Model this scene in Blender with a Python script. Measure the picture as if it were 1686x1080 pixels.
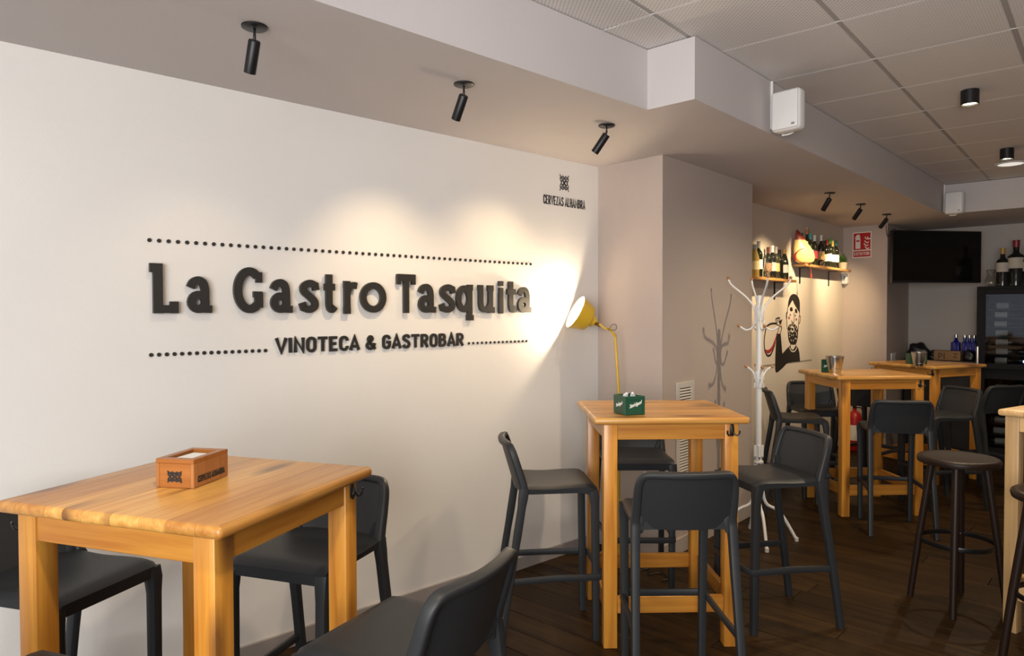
import bpy, bmesh, math, random
from mathutils import Vector as V, Matrix
R_ = math.radians
sin, cos, pi = math.sin, math.cos, math.pi
random.seed(7)
sc = bpy.context.scene
for o in list(bpy.data.objects): bpy.data.objects.remove(o)
COL = sc.collection

# ------------------------------------------------------------------ camera
EYE = 1.62; FPX = 1157.8; PITCH = R_(1.199); ROLL = R_(-.125)
CF = V((0, cos(PITCH), -sin(PITCH))); CR0 = V((1, 0, 0)); CU0 = CR0.cross(CF)
CR = CR0*cos(ROLL) + CU0*sin(ROLL); CU = CU0*cos(ROLL) - CR0*sin(ROLL)
CAM = V((0, 0, EYE))
cd = bpy.data.cameras.new('camera'); cam = bpy.data.objects.new('camera', cd); COL.objects.link(cam)
cd.sensor_width = 36; cd.lens = FPX/1686*36; cd.clip_start = .02; cd.clip_end = 100
m = Matrix.Identity(4)
for i in range(3):
    m[i][0] = CR[i]; m[i][1] = CU[i]; m[i][2] = -CF[i]; m[i][3] = CAM[i]
cam.matrix_world = m
sc.camera = cam
# ------------------------------------------------------------------ view, world, added and assumed lights
sc.view_settings.view_transform = 'Standard'; sc.view_settings.look = 'None'
sc.view_settings.gamma = 1; sc.view_settings.use_curve_mapping = False
sc.view_settings.exposure = 0.75
w = bpy.data.worlds.new('world'); sc.world = w; w.use_nodes = True
bg = w.node_tree.nodes['Background']; bg.inputs[0].default_value = (.76, .80, .9, 1); bg.inputs[1].default_value = .55

def area(name, loc, target, sx, sy, power, col):
    l = bpy.data.lights.new(name, 'AREA'); l.shape = 'RECTANGLE'; l.size = sx; l.size_y = sy; l.energy = power; l.color = col
    o = bpy.data.objects.new(name, l); COL.objects.link(o); o.location = loc
    o.rotation_euler = (V(target)-V(loc)).to_track_quat('-Z', 'Y').to_euler(); return o
def spot(name, loc, target, power, col, ang=60, blend=.6, r=.02):
    l = bpy.data.lights.new(name, 'SPOT'); l.energy = power; l.color = col; l.spot_size = R_(ang); l.spot_blend = blend; l.shadow_soft_size = r
    o = bpy.data.objects.new(name, l); COL.objects.link(o); o.location = loc
    o.rotation_euler = (V(target)-V(loc)).to_track_quat('-Z', 'Y').to_euler(); return o
WARM = (1, .74, .42); WARM2 = (1, .80, .55)
# added area light for assumed, unseen daylight from behind the camera
area('assumed_daylight', (-1.2, -1.9, 1.7), (.7, 4, 2.3), 2.8, 1.9, 114, (1, .975, .94))
# added spot near the camera, aimed up to brighten the ceiling
spot('ceiling_fill', (.15, -.25, 1.75), (1.3, 1.6, 2.94), 80, (1, .97, .95), 125, 1.0, .12)
# added table fill, then assumed, unseen room downlights over the bar side, outside the frame
spot('table_fill', (1.2, 2.7, 2.9), (1.15, 2.8, 0), 50, WARM2, 115, .9, .15)  # unseen spot added to brighten the table before the pillar
spot('assumed_downlight_b', (2.5, 2.9, 2.9), (2.5, 2.95, 0), 12, WARM2, 110, .8, .05)
spot('assumed_downlight_c', (-.2, .9, 2.9), (-.3, 1.2, 0), 60, WARM2, 110, .8, .05)

# ------------------------------------------------------------------ pixel helpers (1686x1080 frame)
def ray(x, y): return CF + CR*((x-843)/FPX) - CU*((y-540)/FPX)
def atz(x, y, z):
    d = ray(x, y); return CAM + d*((z-EYE)/d.z)
def atpl(x, y, P, n):
    d = ray(x, y); n = V(n); return CAM + d*((V(P)-CAM).dot(n)/d.dot(n))
def head(a): return V((sin(R_(a)), cos(R_(a)), 0))
def norm_(a): return V((cos(R_(a)), -sin(R_(a)), 0))

# ------------------------------------------------------------------ materials
def newmat(name):
    mt = bpy.data.materials.new(name); mt.use_nodes = True
    return mt, mt.node_tree, mt.node_tree.nodes['Principled BSDF']
def plain(name, col, rough=.5, metal=0, bump=0, bscale=300, spec=None, emit=None, est=0, alpha_glass=False, var=0):
    mt, nt, b = newmat(name)
    b.inputs['Base Color'].default_value = (*col, 1); b.inputs['Roughness'].default_value = rough; b.inputs['Metallic'].default_value = metal
    if spec is not None: b.inputs['Specular IOR Level'].default_value = spec
    if emit: b.inputs['Emission Color'].default_value = (*emit, 1); b.inputs['Emission Strength'].default_value = est
    if alpha_glass: b.inputs['Transmission Weight'].default_value = 1; b.inputs['IOR'].default_value = 1.45
    N = nt.nodes
    if bump or var:
        tc = N.new('ShaderNodeTexCoord'); nz = N.new('ShaderNodeTexNoise'); nz.inputs['Scale'].default_value = bscale; nz.inputs['Detail'].default_value = 4
        nt.links.new(tc.outputs['Object'], nz.inputs['Vector'])
        if bump:
            bp = N.new('ShaderNodeBump'); bp.inputs['Strength'].default_value = bump; bp.inputs['Distance'].default_value = .002
            nt.links.new(nz.outputs['Fac'], bp.inputs['Height']); nt.links.new(bp.outputs['Normal'], b.inputs['Normal'])
        if var:
            nz2 = N.new('ShaderNodeTexNoise'); nz2.inputs['Scale'].default_value = 2.2; nz2.inputs['Detail'].default_value = 5
            nt.links.new(tc.outputs['Object'], nz2.inputs['Vector'])
            mr = N.new('ShaderNodeMapRange'); mr.inputs[1].default_value = .3; mr.inputs[2].default_value = .7; mr.inputs[3].default_value = 1-var; mr.inputs[4].default_value = 1+var
            nt.links.new(nz2.outputs['Fac'], mr.inputs[0])
            mx = N.new('ShaderNodeVectorMath'); mx.operation = 'SCALE'; mx.inputs[0].default_value = col
            nt.links.new(mr.outputs[0], mx.inputs['Scale']); nt.links.new(mx.outputs[0], b.inputs['Base Color'])
    return mt
def wood(name, axis, base, dark, knot=(.16, .06, .015), rough=.32, rnd=.25, knots=True, gs=1.0, coat=0.15, tone=1.0):
    """procedural board: the grain runs along the object's own axis"""
    mt, nt, b = newmat(name); N = nt.nodes; L = nt.links
    tc = N.new('ShaderNodeTexCoord'); oi = N.new('ShaderNodeObjectInfo')
    off = N.new('ShaderNodeVectorMath'); off.operation = 'SCALE'; off.inputs[0].default_value = (17, 31, 23)
    L.new(oi.outputs['Random'], off.inputs['Scale'])
    ad = N.new('ShaderNodeVectorMath'); ad.operation = 'ADD'; L.new(tc.outputs['Object'], ad.inputs[0]); L.new(off.outputs[0], ad.inputs[1])
    def stretched(lo, hi):
        mp = N.new('ShaderNodeMapping'); s = [hi*gs]*3; s[axis] = lo*gs; mp.inputs['Scale'].default_value = s
        L.new(ad.outputs[0], mp.inputs['Vector']); return mp.outputs[0]
    n1 = N.new('ShaderNodeTexNoise'); n1.inputs['Scale'].default_value = 1; n1.inputs['Detail'].default_value = 4; n1.inputs['Distortion'].default_value = .4
    L.new(stretched(2.0, 34), n1.inputs['Vector'])
    n2 = N.new('ShaderNodeTexNoise'); n2.inputs['Scale'].default_value = 1; n2.inputs['Detail'].default_value = 3
    L.new(stretched(4, 160), n2.inputs['Vector'])
    mx = N.new('ShaderNodeMath'); mx.operation = 'MULTIPLY_ADD'; mx.inputs[1].default_value = .35; L.new(n2.outputs['Fac'], mx.inputs[0]); L.new(n1.outputs['Fac'], mx.inputs[2])
    cr = N.new('ShaderNodeValToRGB'); cr.color_ramp.elements[0].position = .45; cr.color_ramp.elements[0].color = (*base, 1)
    cr.color_ramp.elements[1].position = .88; cr.color_ramp.elements[1].color = (*dark, 1); L.new(mx.outputs[0], cr.inputs[0])
    out = cr.outputs[0]
    if knots:
        vo = N.new('ShaderNodeTexVoronoi'); vo.inputs['Scale'].default_value = 1; L.new(stretched(2.2, 7.5), vo.inputs['Vector'])
        ma = N.new('ShaderNodeMapRange'); ma.inputs[1].default_value = .10; ma.inputs[2].default_value = .30; ma.inputs[3].default_value = .85; ma.inputs[4].default_value = 0
        L.new(vo.outputs['Distance'], ma.inputs[0])
        mk = N.new('ShaderNodeMix'); mk.data_type = 'RGBA'; mk.inputs[7].default_value = (*knot, 1)
        L.new(ma.outputs[0], mk.inputs[0]); L.new(out, mk.inputs[6]); out = mk.outputs[2]
    mr = N.new('ShaderNodeMapRange'); mr.inputs[3].default_value = tone*(1-rnd); mr.inputs[4].default_value = tone*(1+rnd*.5); L.new(oi.outputs['Random'], mr.inputs[0])
    sv = N.new('ShaderNodeVectorMath'); sv.operation = 'SCALE'; L.new(out, sv.inputs[0]); L.new(mr.outputs[0], sv.inputs['Scale'])
    mc = N.new('ShaderNodeVectorMath'); mc.operation = 'MULTIPLY'; L.new(sv.outputs[0], mc.inputs[0]); L.new(oi.outputs['Color'], mc.inputs[1])
    L.new(mc.outputs[0], b.inputs['Base Color']); b.inputs['Roughness'].default_value = rough
    if coat == 0: b.inputs['Specular IOR Level'].default_value = .16
    b.inputs['Coat Weight'].default_value = coat; b.inputs['Coat Roughness'].default_value = .25
    bp = N.new('ShaderNodeBump'); bp.inputs['Strength'].default_value = .12; bp.inputs['Distance'].default_value = .002
    L.new(mx.outputs[0], bp.inputs['Height']); L.new(bp.outputs['Normal'], b.inputs['Normal'])
    return mt
PB, PD = (.76, .43, .115), (.54, .23, .045)
M = dict(
    wall=plain('wall_white', (.80, .775, .745), .75, bump=.25, bscale=220, var=.012),
    taupe=plain('wall_taupe', (.475, .40, .355), .75, bump=.35, bscale=260, var=.015),
    beam=plain('wall_beam', (.56, .52, .515), .75, bump=.25, bscale=260, var=.015),
    mural_wall=plain('wall_cream', (.60, .54, .475), .75, bump=.3, bscale=260, var=.015),
    back=plain('wall_grey', (.46, .42, .385), .75, bump=.25, bscale=260),
    skirt=plain('skirting_grey', (.36, .32, .305), .5, bump=.2, bscale=150, var=.05),
    skirt2=plain('skirting_light', (.48, .42, .38), .5, bump=.2, bscale=150, var=.05),
    rail=plain('grid_rail_grey', (.42, .40, .385), .5), rail2=plain('grid_rail_pale', (.80, .77, .75), .5),
    plastic=plain('charcoal_plastic', (.024, .026, .029), .46, bump=.12, bscale=500, spec=.35),
    black=plain('black_metal', (.012, .012, .013), .4, metal=.3), letter=plain('letter_black', (.026, .025, .024), .42, bump=.08, bscale=300),
    decal=plain('decal_black', (.014, .012, .011), .5), decal_red=plain('decal_red', (.32, .03, .03), .5), decal_skin=plain('decal_cheek', (.42, .2, .13), .6), decal_white=plain('decal_cream', (.62, .56, .48), .6),
    white=plain('white_plastic', (.74, .73, .72), .35), white2=plain('white_paint', (.78, .77, .74), .3), ivory=plain('ivory_plastic', (.62, .58, .52), .4), grey=plain('grey_plastic', (.2, .2, .2), .5),
    yellow=plain('yellow_paint', (.70, .45, .035), .32), shade_in=plain('shade_inner_white', (.85, .82, .75), .5), brass=plain('brass', (.50, .32, .10), .3, metal=.9),
    ball=plain('wood_ball', (.42, .20, .08), .4), paper=plain('paper', (.85, .85, .86), .8),
    green=plain('crate_green', (.012, .075, .04), .4, bump=.1, bscale=200), print_white=plain('print_white', (.75, .75, .70), .6),
    brown=plain('dark_stool', (.016, .008, .005), .42, bump=.1, bscale=90, spec=.25), ring=plain('dark_steel', (.03, .03, .032), .3, metal=.8),
    steel=plain('steel', (.62, .60, .57), .22, metal=1), screen=plain('screen_black', (.004, .004, .004), .12), bezel=plain('bezel_black', (.01, .01, .011), .35),
    red=plain('sign_red', (.46, .008, .012), .45), signw=plain('sign_white', (.78, .74, .68), .5), extred=plain('extinguisher_red', (.42, .012, .015), .3),
    fridge=plain('fridge_black', (.010, .010, .011), .6, spec=.15), fridge_in=plain('fridge_liner', (.03, .03, .034), .5), led=plain('led_blue', (.3, .4, 1), .3, emit=(.45, .5, 1), est=14),
    fglass=plain('fridge_glass', (.55, .6, .65), .03, alpha_glass=True), glass=plain('clear_glass', (.93, .96, .94), .02, alpha_glass=True),
    cobalt=plain('cobalt_glass', (.004, .012, .22), .08), cardboard=plain('cardboard', (.30, .17, .075), .8), bag=plain('black_bag', (.010, .010, .011), .35, bump=.6, bscale=30),
    bulb=plain('lamp_bulb', (1, .9, .7), .5, emit=(1, .80, .50), est=22), bulb2=plain('lamp_lens', (1, .9, .7), .5, emit=(1, .82, .55), est=14), disk=plain('lamp_disk', (.9, .9, .9), .5, emit=(1, .95, .85), est=.4),
    plant=plain('plant_green', (.035, .09, .015), .6), pot=plain('pot_cream', (.5, .42, .3), .7), string=plain('red_string', (.35, .03, .02), .7),
    counter=plain('cabinet_dark', (.018, .016, .015), .5),
    pine_x=wood('pine_x', 0, PB, PD, rnd=.10), pine_y=wood('pine_y', 1, PB, PD), pine_z=wood('pine_z', 2, (.68, .315, .048), (.48, .175, .022)), apron_x=wood('apron_x', 0, (.64, .29, .045), (.46, .165, .022)), apron_y=wood('apron_y', 1, (.64, .29, .045), (.46, .165, .022)),
    pale_x=wood('pale_x', 0, (.74, .50, .24), (.6, .36, .15), knots=False), pale_y=wood('pale_y', 1, (.74, .50, .24), (.6, .36, .15), knots=False), pale_z=wood('pale_z', 2, (.74, .50, .24), (.6, .36, .15), knots=False),
    shelfw=wood('shelf_wood', 0, (.60, .34, .12), (.42, .2, .06)), box_wood=wood('box_wood', 0, (.44, .165, .035), (.33, .11, .02), knots=False, rnd=.12), box_wood_z=wood('box_wood_frame', 2, (.40, .17, .055), (.3, .11, .03), knots=False, rnd=.12),
    plank=wood('floor_plank', 0, (.050, .0245, .0065), (.016, .0075, .0022), knots=False, rough=.48, rnd=.35, gs=.8, coat=0),
    floor=plain('floor_joint', (.006, .004, .003), .8),
)
# perforated mineral-fibre ceiling tile: rows of small dark pin holes
mt, nt, b = newmat('ceiling_tile_fibre'); N = nt.nodes; L = nt.links
tc = N.new('ShaderNodeTexCoord'); mp = N.new('ShaderNodeMapping'); mp.inputs['Scale'].default_value = (60, 60, 60); mp.inputs['Rotation'].default_value = (0, 0, R_(45)); L.new(tc.outputs['Object'], mp.inputs['Vector'])
fr = N.new('ShaderNodeVectorMath'); fr.operation = 'FRACTION'; L.new(mp.outputs[0], fr.inputs[0])
sb = N.new('ShaderNodeVectorMath'); sb.operation = 'SUBTRACT'; sb.inputs[1].default_value = (.5, .5, .5); L.new(fr.outputs[0], sb.inputs[0])
ml = N.new('ShaderNodeVectorMath'); ml.operation = 'MULTIPLY'; ml.inputs[1].default_value = (1, 1, 0); L.new(sb.outputs[0], ml.inputs[0])
ln = N.new('ShaderNodeVectorMath'); ln.operation = 'LENGTH'; L.new(ml.outputs[0], ln.inputs[0])
cr = N.new('ShaderNodeValToRGB'); cr.color_ramp.elements[0].position = .24; cr.color_ramp.elements[0].color = (.56, .53, .51, 1); cr.color_ramp.elements[1].position = .36; cr.color_ramp.elements[1].color = (.80, .765, .74, 1)
L.new(ln.outputs['Value'], cr.inputs[0]); L.new(cr.outputs[0], b.inputs['Base Color']); b.inputs['Roughness'].default_value = .85
M['tile'] = mt

# ------------------------------------------------------------------ object helpers
def finish(bm, name, mat, parent=None, smooth=None, mw=None):
    bmesh.ops.recalc_face_normals(bm, faces=bm.faces)
    me = bpy.data.meshes.new(name); bm.to_mesh(me); bm.free()
    if mat: me.materials.append(M[mat] if isinstance(mat, str) else mat)
    if smooth:
        for p in me.polygons: p.use_smooth = True
        me.set_sharp_from_angle(angle=R_(smooth))
    return link(me, name, parent, mw)
def link(me, name, parent=None, mw=None):
    o = bpy.data.objects.new(name, me); COL.objects.link(o)
    if parent: o.parent = parent
    if mw is not None: o.matrix_basis = mw
    return o
def thing(name, label, cat, loc=(0, 0, 0), rz=0, group=None, mw=None):
    o = bpy.data.objects.new(name, None); COL.objects.link(o); o.empty_display_size = .1
    if mw is not None: o.matrix_world = mw
    else: o.location = loc; o.rotation_euler = (0, 0, rz)
    return tag(o, label, cat, group)
def tag(o, label, cat, group=None):
    o['label'] = label; o['category'] = cat
    if group: o['group'] = group
    return o
def struct(o): o['kind'] = 'structure'; return o
def frame(P, t, n=None):
    """wall frame: X along the wall, Z up, -Y out of the wall"""
    t = V(t).normalized(); y = V((0, 0, 1)).cross(t); P = V(P); mm = Matrix.Identity(4)
    for i in range(3): mm[i][0] = t[i]; mm[i][1] = y[i]; mm[i][2] = (0, 0, 1)[i]; mm[i][3] = P[i]
    return mm
def copytree(o, parent=None):
    c = o.copy(); COL.objects.link(c)
    if parent: c.parent = parent
    for ch in list(o.children): copytree(ch, c)
    return c
# shapes
def box(bm, c, s, bev=0, seg=2, mtx=None):
    r = bmesh.ops.create_cube(bm, size=1, matrix=Matrix.Translation(c) @ Matrix.Diagonal((*s, 1)))
    vs = r['verts']
    if bev:
        es = list({e for v in vs for e in v.link_edges})
        rr = bmesh.ops.bevel(bm, geom=es, offset=bev, segments=seg, affect='EDGES', profile=.5)
        vs = list({v for f in rr['faces'] for v in f.verts} | {v for v in vs if v.is_valid})
    if mtx is not None: bmesh.ops.transform(bm, matrix=mtx, verts=[v for v in vs if v.is_valid])
    return bm
def B(): return bmesh.new()
def lathe(bm, prof, n=20, mtx=None):
    rings = []
    for r, z in prof:
        if r < 1e-5: rings.append([bm.verts.new((0, 0, z))])
        else: rings.append([bm.verts.new((r*cos(2*pi*i/n), r*sin(2*pi*i/n), z)) for i in range(n)])
    for a, b_ in zip(rings, rings[1:]):
        for i in range(n):
            j = (i+1) % n
            q = [a[i % len(a)], a[j % len(a)], b_[j % len(b_)], b_[i % len(b_)]]
            u = []
            for v in q:
                if v not in u: u.append(v)
            if len(u) > 2: bm.faces.new(u)
    if mtx is not None: bmesh.ops.transform(bm, matrix=mtx, verts=[v for r in rings for v in r])
    return bm
def sweep(bm, pts, w, h=None, ref=(0, 0, 1), n=8, closed=False, power=.6):
    """rounded section swept along a path; w across, h along ref; lists allowed"""
    P = [V(p) for p in pts]; k = len(P)
    if h is None: h = w
    W = w if isinstance(w, (list, tuple)) else [w]*k; H = h if isinstance(h, (list, tuple)) else [h]*k
    rings = []
    for i in range(k):
        a = P[i-1] if (i > 0 or closed) else P[i]; c = P[(i+1) % k] if (i < k-1 or closed) else P[i]
        t = (c-a).normalized(); r = V(ref)
        x = t.cross(r)
        if x.length < 1e-3: x = t.cross(V((1, .01, 0)))
        x.normalize(); y = x.cross(t).normalized()
        ring = []
        for j in range(n):
            an = 2*pi*(j+.5)/n; cx, cy = cos(an), sin(an)
            sx = math.copysign(abs(cx)**power, cx); sy = math.copysign(abs(cy)**power, cy)
            ring.append(bm.verts.new(P[i] + x*(sx*W[i]/2) + y*(sy*H[i]/2)))
        rings.append(ring)
    pr = list(zip(rings, rings[1:])) + ([(rings[-1], rings[0])] if closed else [])
    for a, c in pr:
        for j in range(n): bm.faces.new([a[j], a[(j+1) % n], c[(j+1) % n], c[j]])
    if not closed:
        bm.faces.new(list(reversed(rings[0]))); bm.faces.new(rings[-1])
    return bm
def curve_pts(pts, n=6, closed=False):
    """Catmull-Rom through points"""
    P = [V(p) for p in pts]; k = len(P); out = []
    for i in range(k if closed else k-1):
        g = (lambda j: P[j % k]) if closed else (lambda j: P[max(0, min(k-1, j))])
        a, b_, c, d = g(i-1), g(i), g(i+1), g(i+2)
        for s in range(n):
            t = s/n; out.append(.5*((2*b_) + (c-a)*t + (2*a-5*b_+4*c-d)*t*t + (3*b_-a-3*c+d)*t**3))
    if not closed: out.append(P[-1])
    return out
def prism(bm, poly, z0, z1):
    """vertical prism over a plan polygon"""
    lo = [bm.verts.new((p[0], p[1], z0)) for p in poly]; hi = [bm.verts.new((p[0], p[1], z1)) for p in poly]; k = len(poly)
    f1 = bm.faces.new(lo); f2 = bm.faces.new(hi)
    for i in range(k): bm.faces.new([lo[i], lo[(i+1) % k], hi[(i+1) % k], hi[i]])
    bmesh.ops.triangulate(bm, faces=[f1, f2]); return bm
def slab(bm, poly, d0, d1):
    """2-D outline (u, v) in a wall frame, between depths d0 and d1 in front of the wall"""
    a = [bm.verts.new((p[0], -d0, p[1])) for p in poly]; c = [bm.verts.new((p[0], -d1, p[1])) for p in poly]; k = len(poly)
    f1 = bm.faces.new(a); f2 = bm.faces.new(c)
    for i in range(k): bm.faces.new([a[i], a[(i+1) % k], c[(i+1) % k], c[i]])
    bmesh.ops.triangulate(bm, faces=[f1, f2]); return bm
def ribbon(bm, pts, w, d0, d1, closed=False):
    P = [V((p[0], p[1])) for p in pts]
    Q = [P[0]]
    for p in P[1:]:
        if (p-Q[-1]).length > 1e-6: Q.append(p)
    if closed and (Q[0]-Q[-1]).length < 1e-6: Q.pop()
    P = Q; k = len(P); Lp = []; Rp = []
    for i in range(k):
        a = P[i-1] if (i > 0 or closed) else None; c = P[(i+1) % k] if (i < k-1 or closed) else None
        t1 = (P[i]-a).normalized() if a is not None else None; t2 = (c-P[i]).normalized() if c is not None else None
        if t1 is None: t1 = t2
        if t2 is None: t2 = t1
        n1 = V((-t1.y, t1.x)); n2 = V((-t2.y, t2.x)); nn = n1+n2
        nn = n1 if nn.length < 1e-4 else nn.normalized()
        s = w/2/max(.72, nn.dot(n1)); Lp.append(P[i]+nn*s); Rp.append(P[i]-nn*s)
    def vv(p, d): return bm.verts.new((p.x, -d, p.y))
    A0 = [vv(p, d0) for p in Lp]; A1 = [vv(p, d1) for p in Lp]; C0 = [vv(p, d0) for p in Rp]; C1 = [vv(p, d1) for p in Rp]
    rng = range(k) if closed else range(k-1)
    for i in rng:
        j = (i+1) % k
        for q in ((A1[i], A1[j], C1[j], C1[i]), (A0[i], C0[i], C0[j], A0[j]), (A0[i], A0[j], A1[j], A1[i]), (C0[i], C1[i], C1[j], C0[j])): bm.faces.new(q)
    if not closed:
        for i in (0, k-1): bm.faces.new((A0[i], A1[i], C1[i], C0[i]))
    return bm
def arc(cx, cy, rx, ry, a0, a1, n=14): return [(cx+rx*cos(R_(a0+(a1-a0)*i/n)), cy+ry*sin(R_(a0+(a1-a0)*i/n))) for i in range(n+1)]
def C2(*p, n=5): return [(q[0], q[1]) for q in curve_pts([(a, b_, 0) for a, b_ in p], n)]

# ------------------------------------------------------------------ room plan
S = 2.64; CEIL = 2.94
A = atz(984.8, 275.3, S); Bc = atz(1091.1, 254.7, S); Cc = atz(1239, 303.6, S); Ee = atz(1388.4, 375.1, S); G = atz(1461.5, 368.5, S)
for p in (A, Bc, Cc, Ee, G): p.z = 0
tW = head(47.57); nW = norm_(47.57); tM = head(42); nM = norm_(42); tL = V((cos(R_(42)), -sin(R_(42)), 0))
tC = (Cc-Bc).normalized(); tG = (G-Ee).normalized()
RC = G + tM*1.0                         # corner of the recess with the back wall
b1 = V((.682, 3.553, 0)); b2 = V((.874, 3.377, 0)); tb1 = head(46.8); tb2 = head(42.54)
b3 = b2 + tb2*((V((4.49, 7.32, 0))-b2).length)
W0 = A - tW*7.5
def wallprism(name, poly, mat, z0=0, z1=S+.02): return struct(finish(prism(B(), poly, z0, z1), name, mat))
wallprism('wall_left', [W0, A, A-nW*.15, W0-nW*.15], 'wall')
H0 = Cc - nM*.9
wallprism('wall_pillar', [A, Bc, Cc, H0, A-nW*.15], 'taupe')
D0 = Ee - tM*3.45
wallprism('wall_mural', [D0, Ee, Ee-nM*.15, D0-nM*.15], 'mural_wall')
wallprism('wall_far_pillar', [Ee, G, RC, RC-nM*.6, Ee-nM*.15], 'taupe')
RR = RC + tL*4.3
wallprism('wall_back', [RC, RR, RR+tM*.15, RC+tM*.15-nM*.3], 'back')
R0 = RR - tM*10.2
wallprism('wall_right', [RR, R0, R0+tL*.15, RR+tL*.15], 'taupe', 0, CEIL)
# lowered soffit with its two beam faces and the jog between them
FB = b1 - tb1*6.5
poly = [W0-nW*.2, FB, b1, b2, b3, b3+tL*5.2, b3+tL*5.2+tM*3, RC+tM*.4-nM*1.2, Ee-nM*.4, A-nW*.5]
struct(finish(prism(B(), poly, S, CEIL-.002), 'ceiling_soffit', 'beam'))
# baseboards
def skirting(name, p, q, n, mat, h=.075, d=.016):
    e = .0; poly = [p, q, q+n*d, p+n*d]; return struct(finish(prism(B(), poly, 0, h), name, mat))
skirting('baseboard_left', W0, A-tW*.01, nW, 'skirt', .075)
nA = V((-(Bc-A).normalized().y, (Bc-A).normalized().x, 0)); nA = nA if nA.dot(-A) > 0 else -nA
nC = norm_(math.degrees(math.atan2(tC.x, tC.y)))
skirting('baseboard_pillar_front', A, Bc, nA, 'skirt2', .10); skirting('baseboard_pillar_side', Bc, Cc, nC, 'skirt2', .10)
skirting('baseboard_mural', D0, Ee, nM, 'skirt2', .08)
nG = V((-tG.y, tG.x, 0)); nG = nG if nG.dot(-Ee) > 0 else -nG
skirting('baseboard_far_pillar', Ee, G, nG, 'skirt2', .08)
# floor: dark stained boards with recessed joints
fb = B(); box(fb, (1, 4, -.065), (18, 18, .10)); floor = struct(finish(fb, 'floor', 'floor'))
def bound(mm):
    """where the left-hand walls cross the board row at coordinate mm along the room"""
    pts = [W0, A, Bc, Cc, H0, D0, Ee, G, RC]; best = -2.9
    if mm < A.dot(tM): return (A + tW*((mm-A.dot(tM))/tW.dot(tM))).dot(tL) - .05
    if mm < Cc.dot(tM): return Bc.dot(tL) - .55
    if mm < Ee.dot(tM): return Ee.dot(tL) - .05
    return G.dot(tL) - .6
PW = .165; pm = {}
for r in range(60):
    m0 = .35 + r*PW; lo = bound(m0+PW/2); l = lo; hi = min(3.3, 1.2+.55*max(0, m0-1))
    if m0 > RC.dot(tM): break
    while l < hi:
        ln_ = random.choice((2.2, 2.6, 3.0, 3.6))
        if l == lo: ln_ *= random.choice((.4, .7, 1))
        key = round(ln_, 3)
        if key not in pm:
            q = B(); box(q, (0, 0, -.008), (ln_-.003, PW-.004, .016), .0015, 1); me = bpy.data.meshes.new('plank'); q.to_mesh(me); q.free(); me.materials.append(M['plank']); pm[key] = me
        c = tM*(m0+PW/2) + tL*(l+ln_/2)
        mw = Matrix.Translation((c.x, c.y, -random.random()*.0012)) @ Matrix.Rotation(math.atan2(tL.y, tL.x), 4, 'Z')
        link(pm[key], 'plank', floor, mw); l += ln_
# tiled ceiling
cb = B(); box(cb, (1.5, 3.5, CEIL+.075), (15, 15, .1)); ceil = struct(finish(cb, 'ceiling', 'rail'))
tGd = head(40.67); nGd = norm_(40.67); GP, LP_ = .625, .5975
q = B(); box(q, (0, 0, .0), (LP_-.022, GP-.012, .014), .002, 1); tile_me = bpy.data.meshes.new('ceiling_tile'); q.to_mesh(tile_me); q.free(); tile_me.materials.append(M['tile'])
rot = Matrix.Rotation(math.atan2(nGd.y, nGd.x), 4, 'Z')
for i in range(-3, 10):
    for j in range(-1, 7):
        gc = 3.42 + (i+.5)*GP; lc = -.9765 + (j-.5)*LP_; c = tGd*gc + nGd*lc
        if c.dot(nM) < b2.dot(nM)-.75 or (c-b3).dot(tM) > .45: continue
        link(tile_me, 'ceiling_tile', ceil, Matrix.Translation((c.x, c.y, CEIL+.010)) @ rot)
for j in range(-1, 7):
    lc = -.9765 + j*LP_; q = B(); box(q, (0, 0, 0), (.020, 13*GP, .010)); c = tGd*(3.42+3.5*GP) + nGd*lc
    finish(q, 'grid_rail', 'rail', ceil, mw=Matrix.Translation((c.x, c.y, CEIL+.010)) @ rot)
for i in range(-3, 11):
    gc = 3.42 + i*GP; q = B(); box(q, (0, 0, 0), (7.6*LP_, .010, .012)); c = tGd*gc + nGd*(-.9765+2.5*LP_)
    finish(q, 'grid_rail', 'rail2', ceil, mw=Matrix.Translation((c.x, c.y, CEIL+.009)) @ rot)

# ------------------------------------------------------------------ tables
def make_top(L_, W_, T_, nst, pre, parent, z, rng):
    """glued staves, grain along X, bullnosed all round"""
    def full():
        q = B(); bmesh.ops.create_cube(q, size=1, matrix=Matrix.Diagonal((L_, W_, T_, 1)))
        ve = [e for e in q.edges if abs(e.verts[0].co.z-e.verts[1].co.z) > 1e-4]
        bmesh.ops.bevel(q, geom=ve, offset=.012, segments=3, affect='EDGES', profile=.5)
        he = [e for e in q.edges if abs(e.verts[0].co.z-e.verts[1].co.z) < 1e-5 and len(e.link_faces) == 2 and abs(e.link_faces[0].normal.z-e.link_faces[1].normal.z) > .5]
        bmesh.ops.bevel(q, geom=he, offset=T_*.40, segments=4, affect='EDGES', profile=.5); return q
    ws = [rng.uniform(.7, 1.3) for _ in range(nst)]; tot = sum(ws); y = -W_/2
    for wv in ws:
        y2 = y + wv/tot*W_; q = full()
        for yy, nn in ((y+(.0004 if y > -W_/2 else 0), -1), (y2-.0004, 1)):
            if abs(yy) < W_/2-5e-4:
                g = list(q.verts)+list(q.edges)+list(q.faces)
                bmesh.ops.bisect_plane(q, geom=g, plane_co=(0, yy, 0), plane_no=(0, nn, 0), clear_outer=True)
                bmesh.ops.holes_fill(q, edges=[e for e in q.edges if e.is_boundary], sides=0)
        o = finish(q, 'top_stave', pre+'_x', parent, 40, Matrix.Translation((0, 0, z-T_/2))); y = y2
        v = rng.choice((.64, .76, .88, 1.0, 1.08) if rng.dark else (.86, .94, 1.0, 1.06)) if pre == 'pine' else rng.uniform(.94, 1.03); o.color = (v, v*v**.35, v*v**.6, 1)   # each board of the glued top has its own tone
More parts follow.
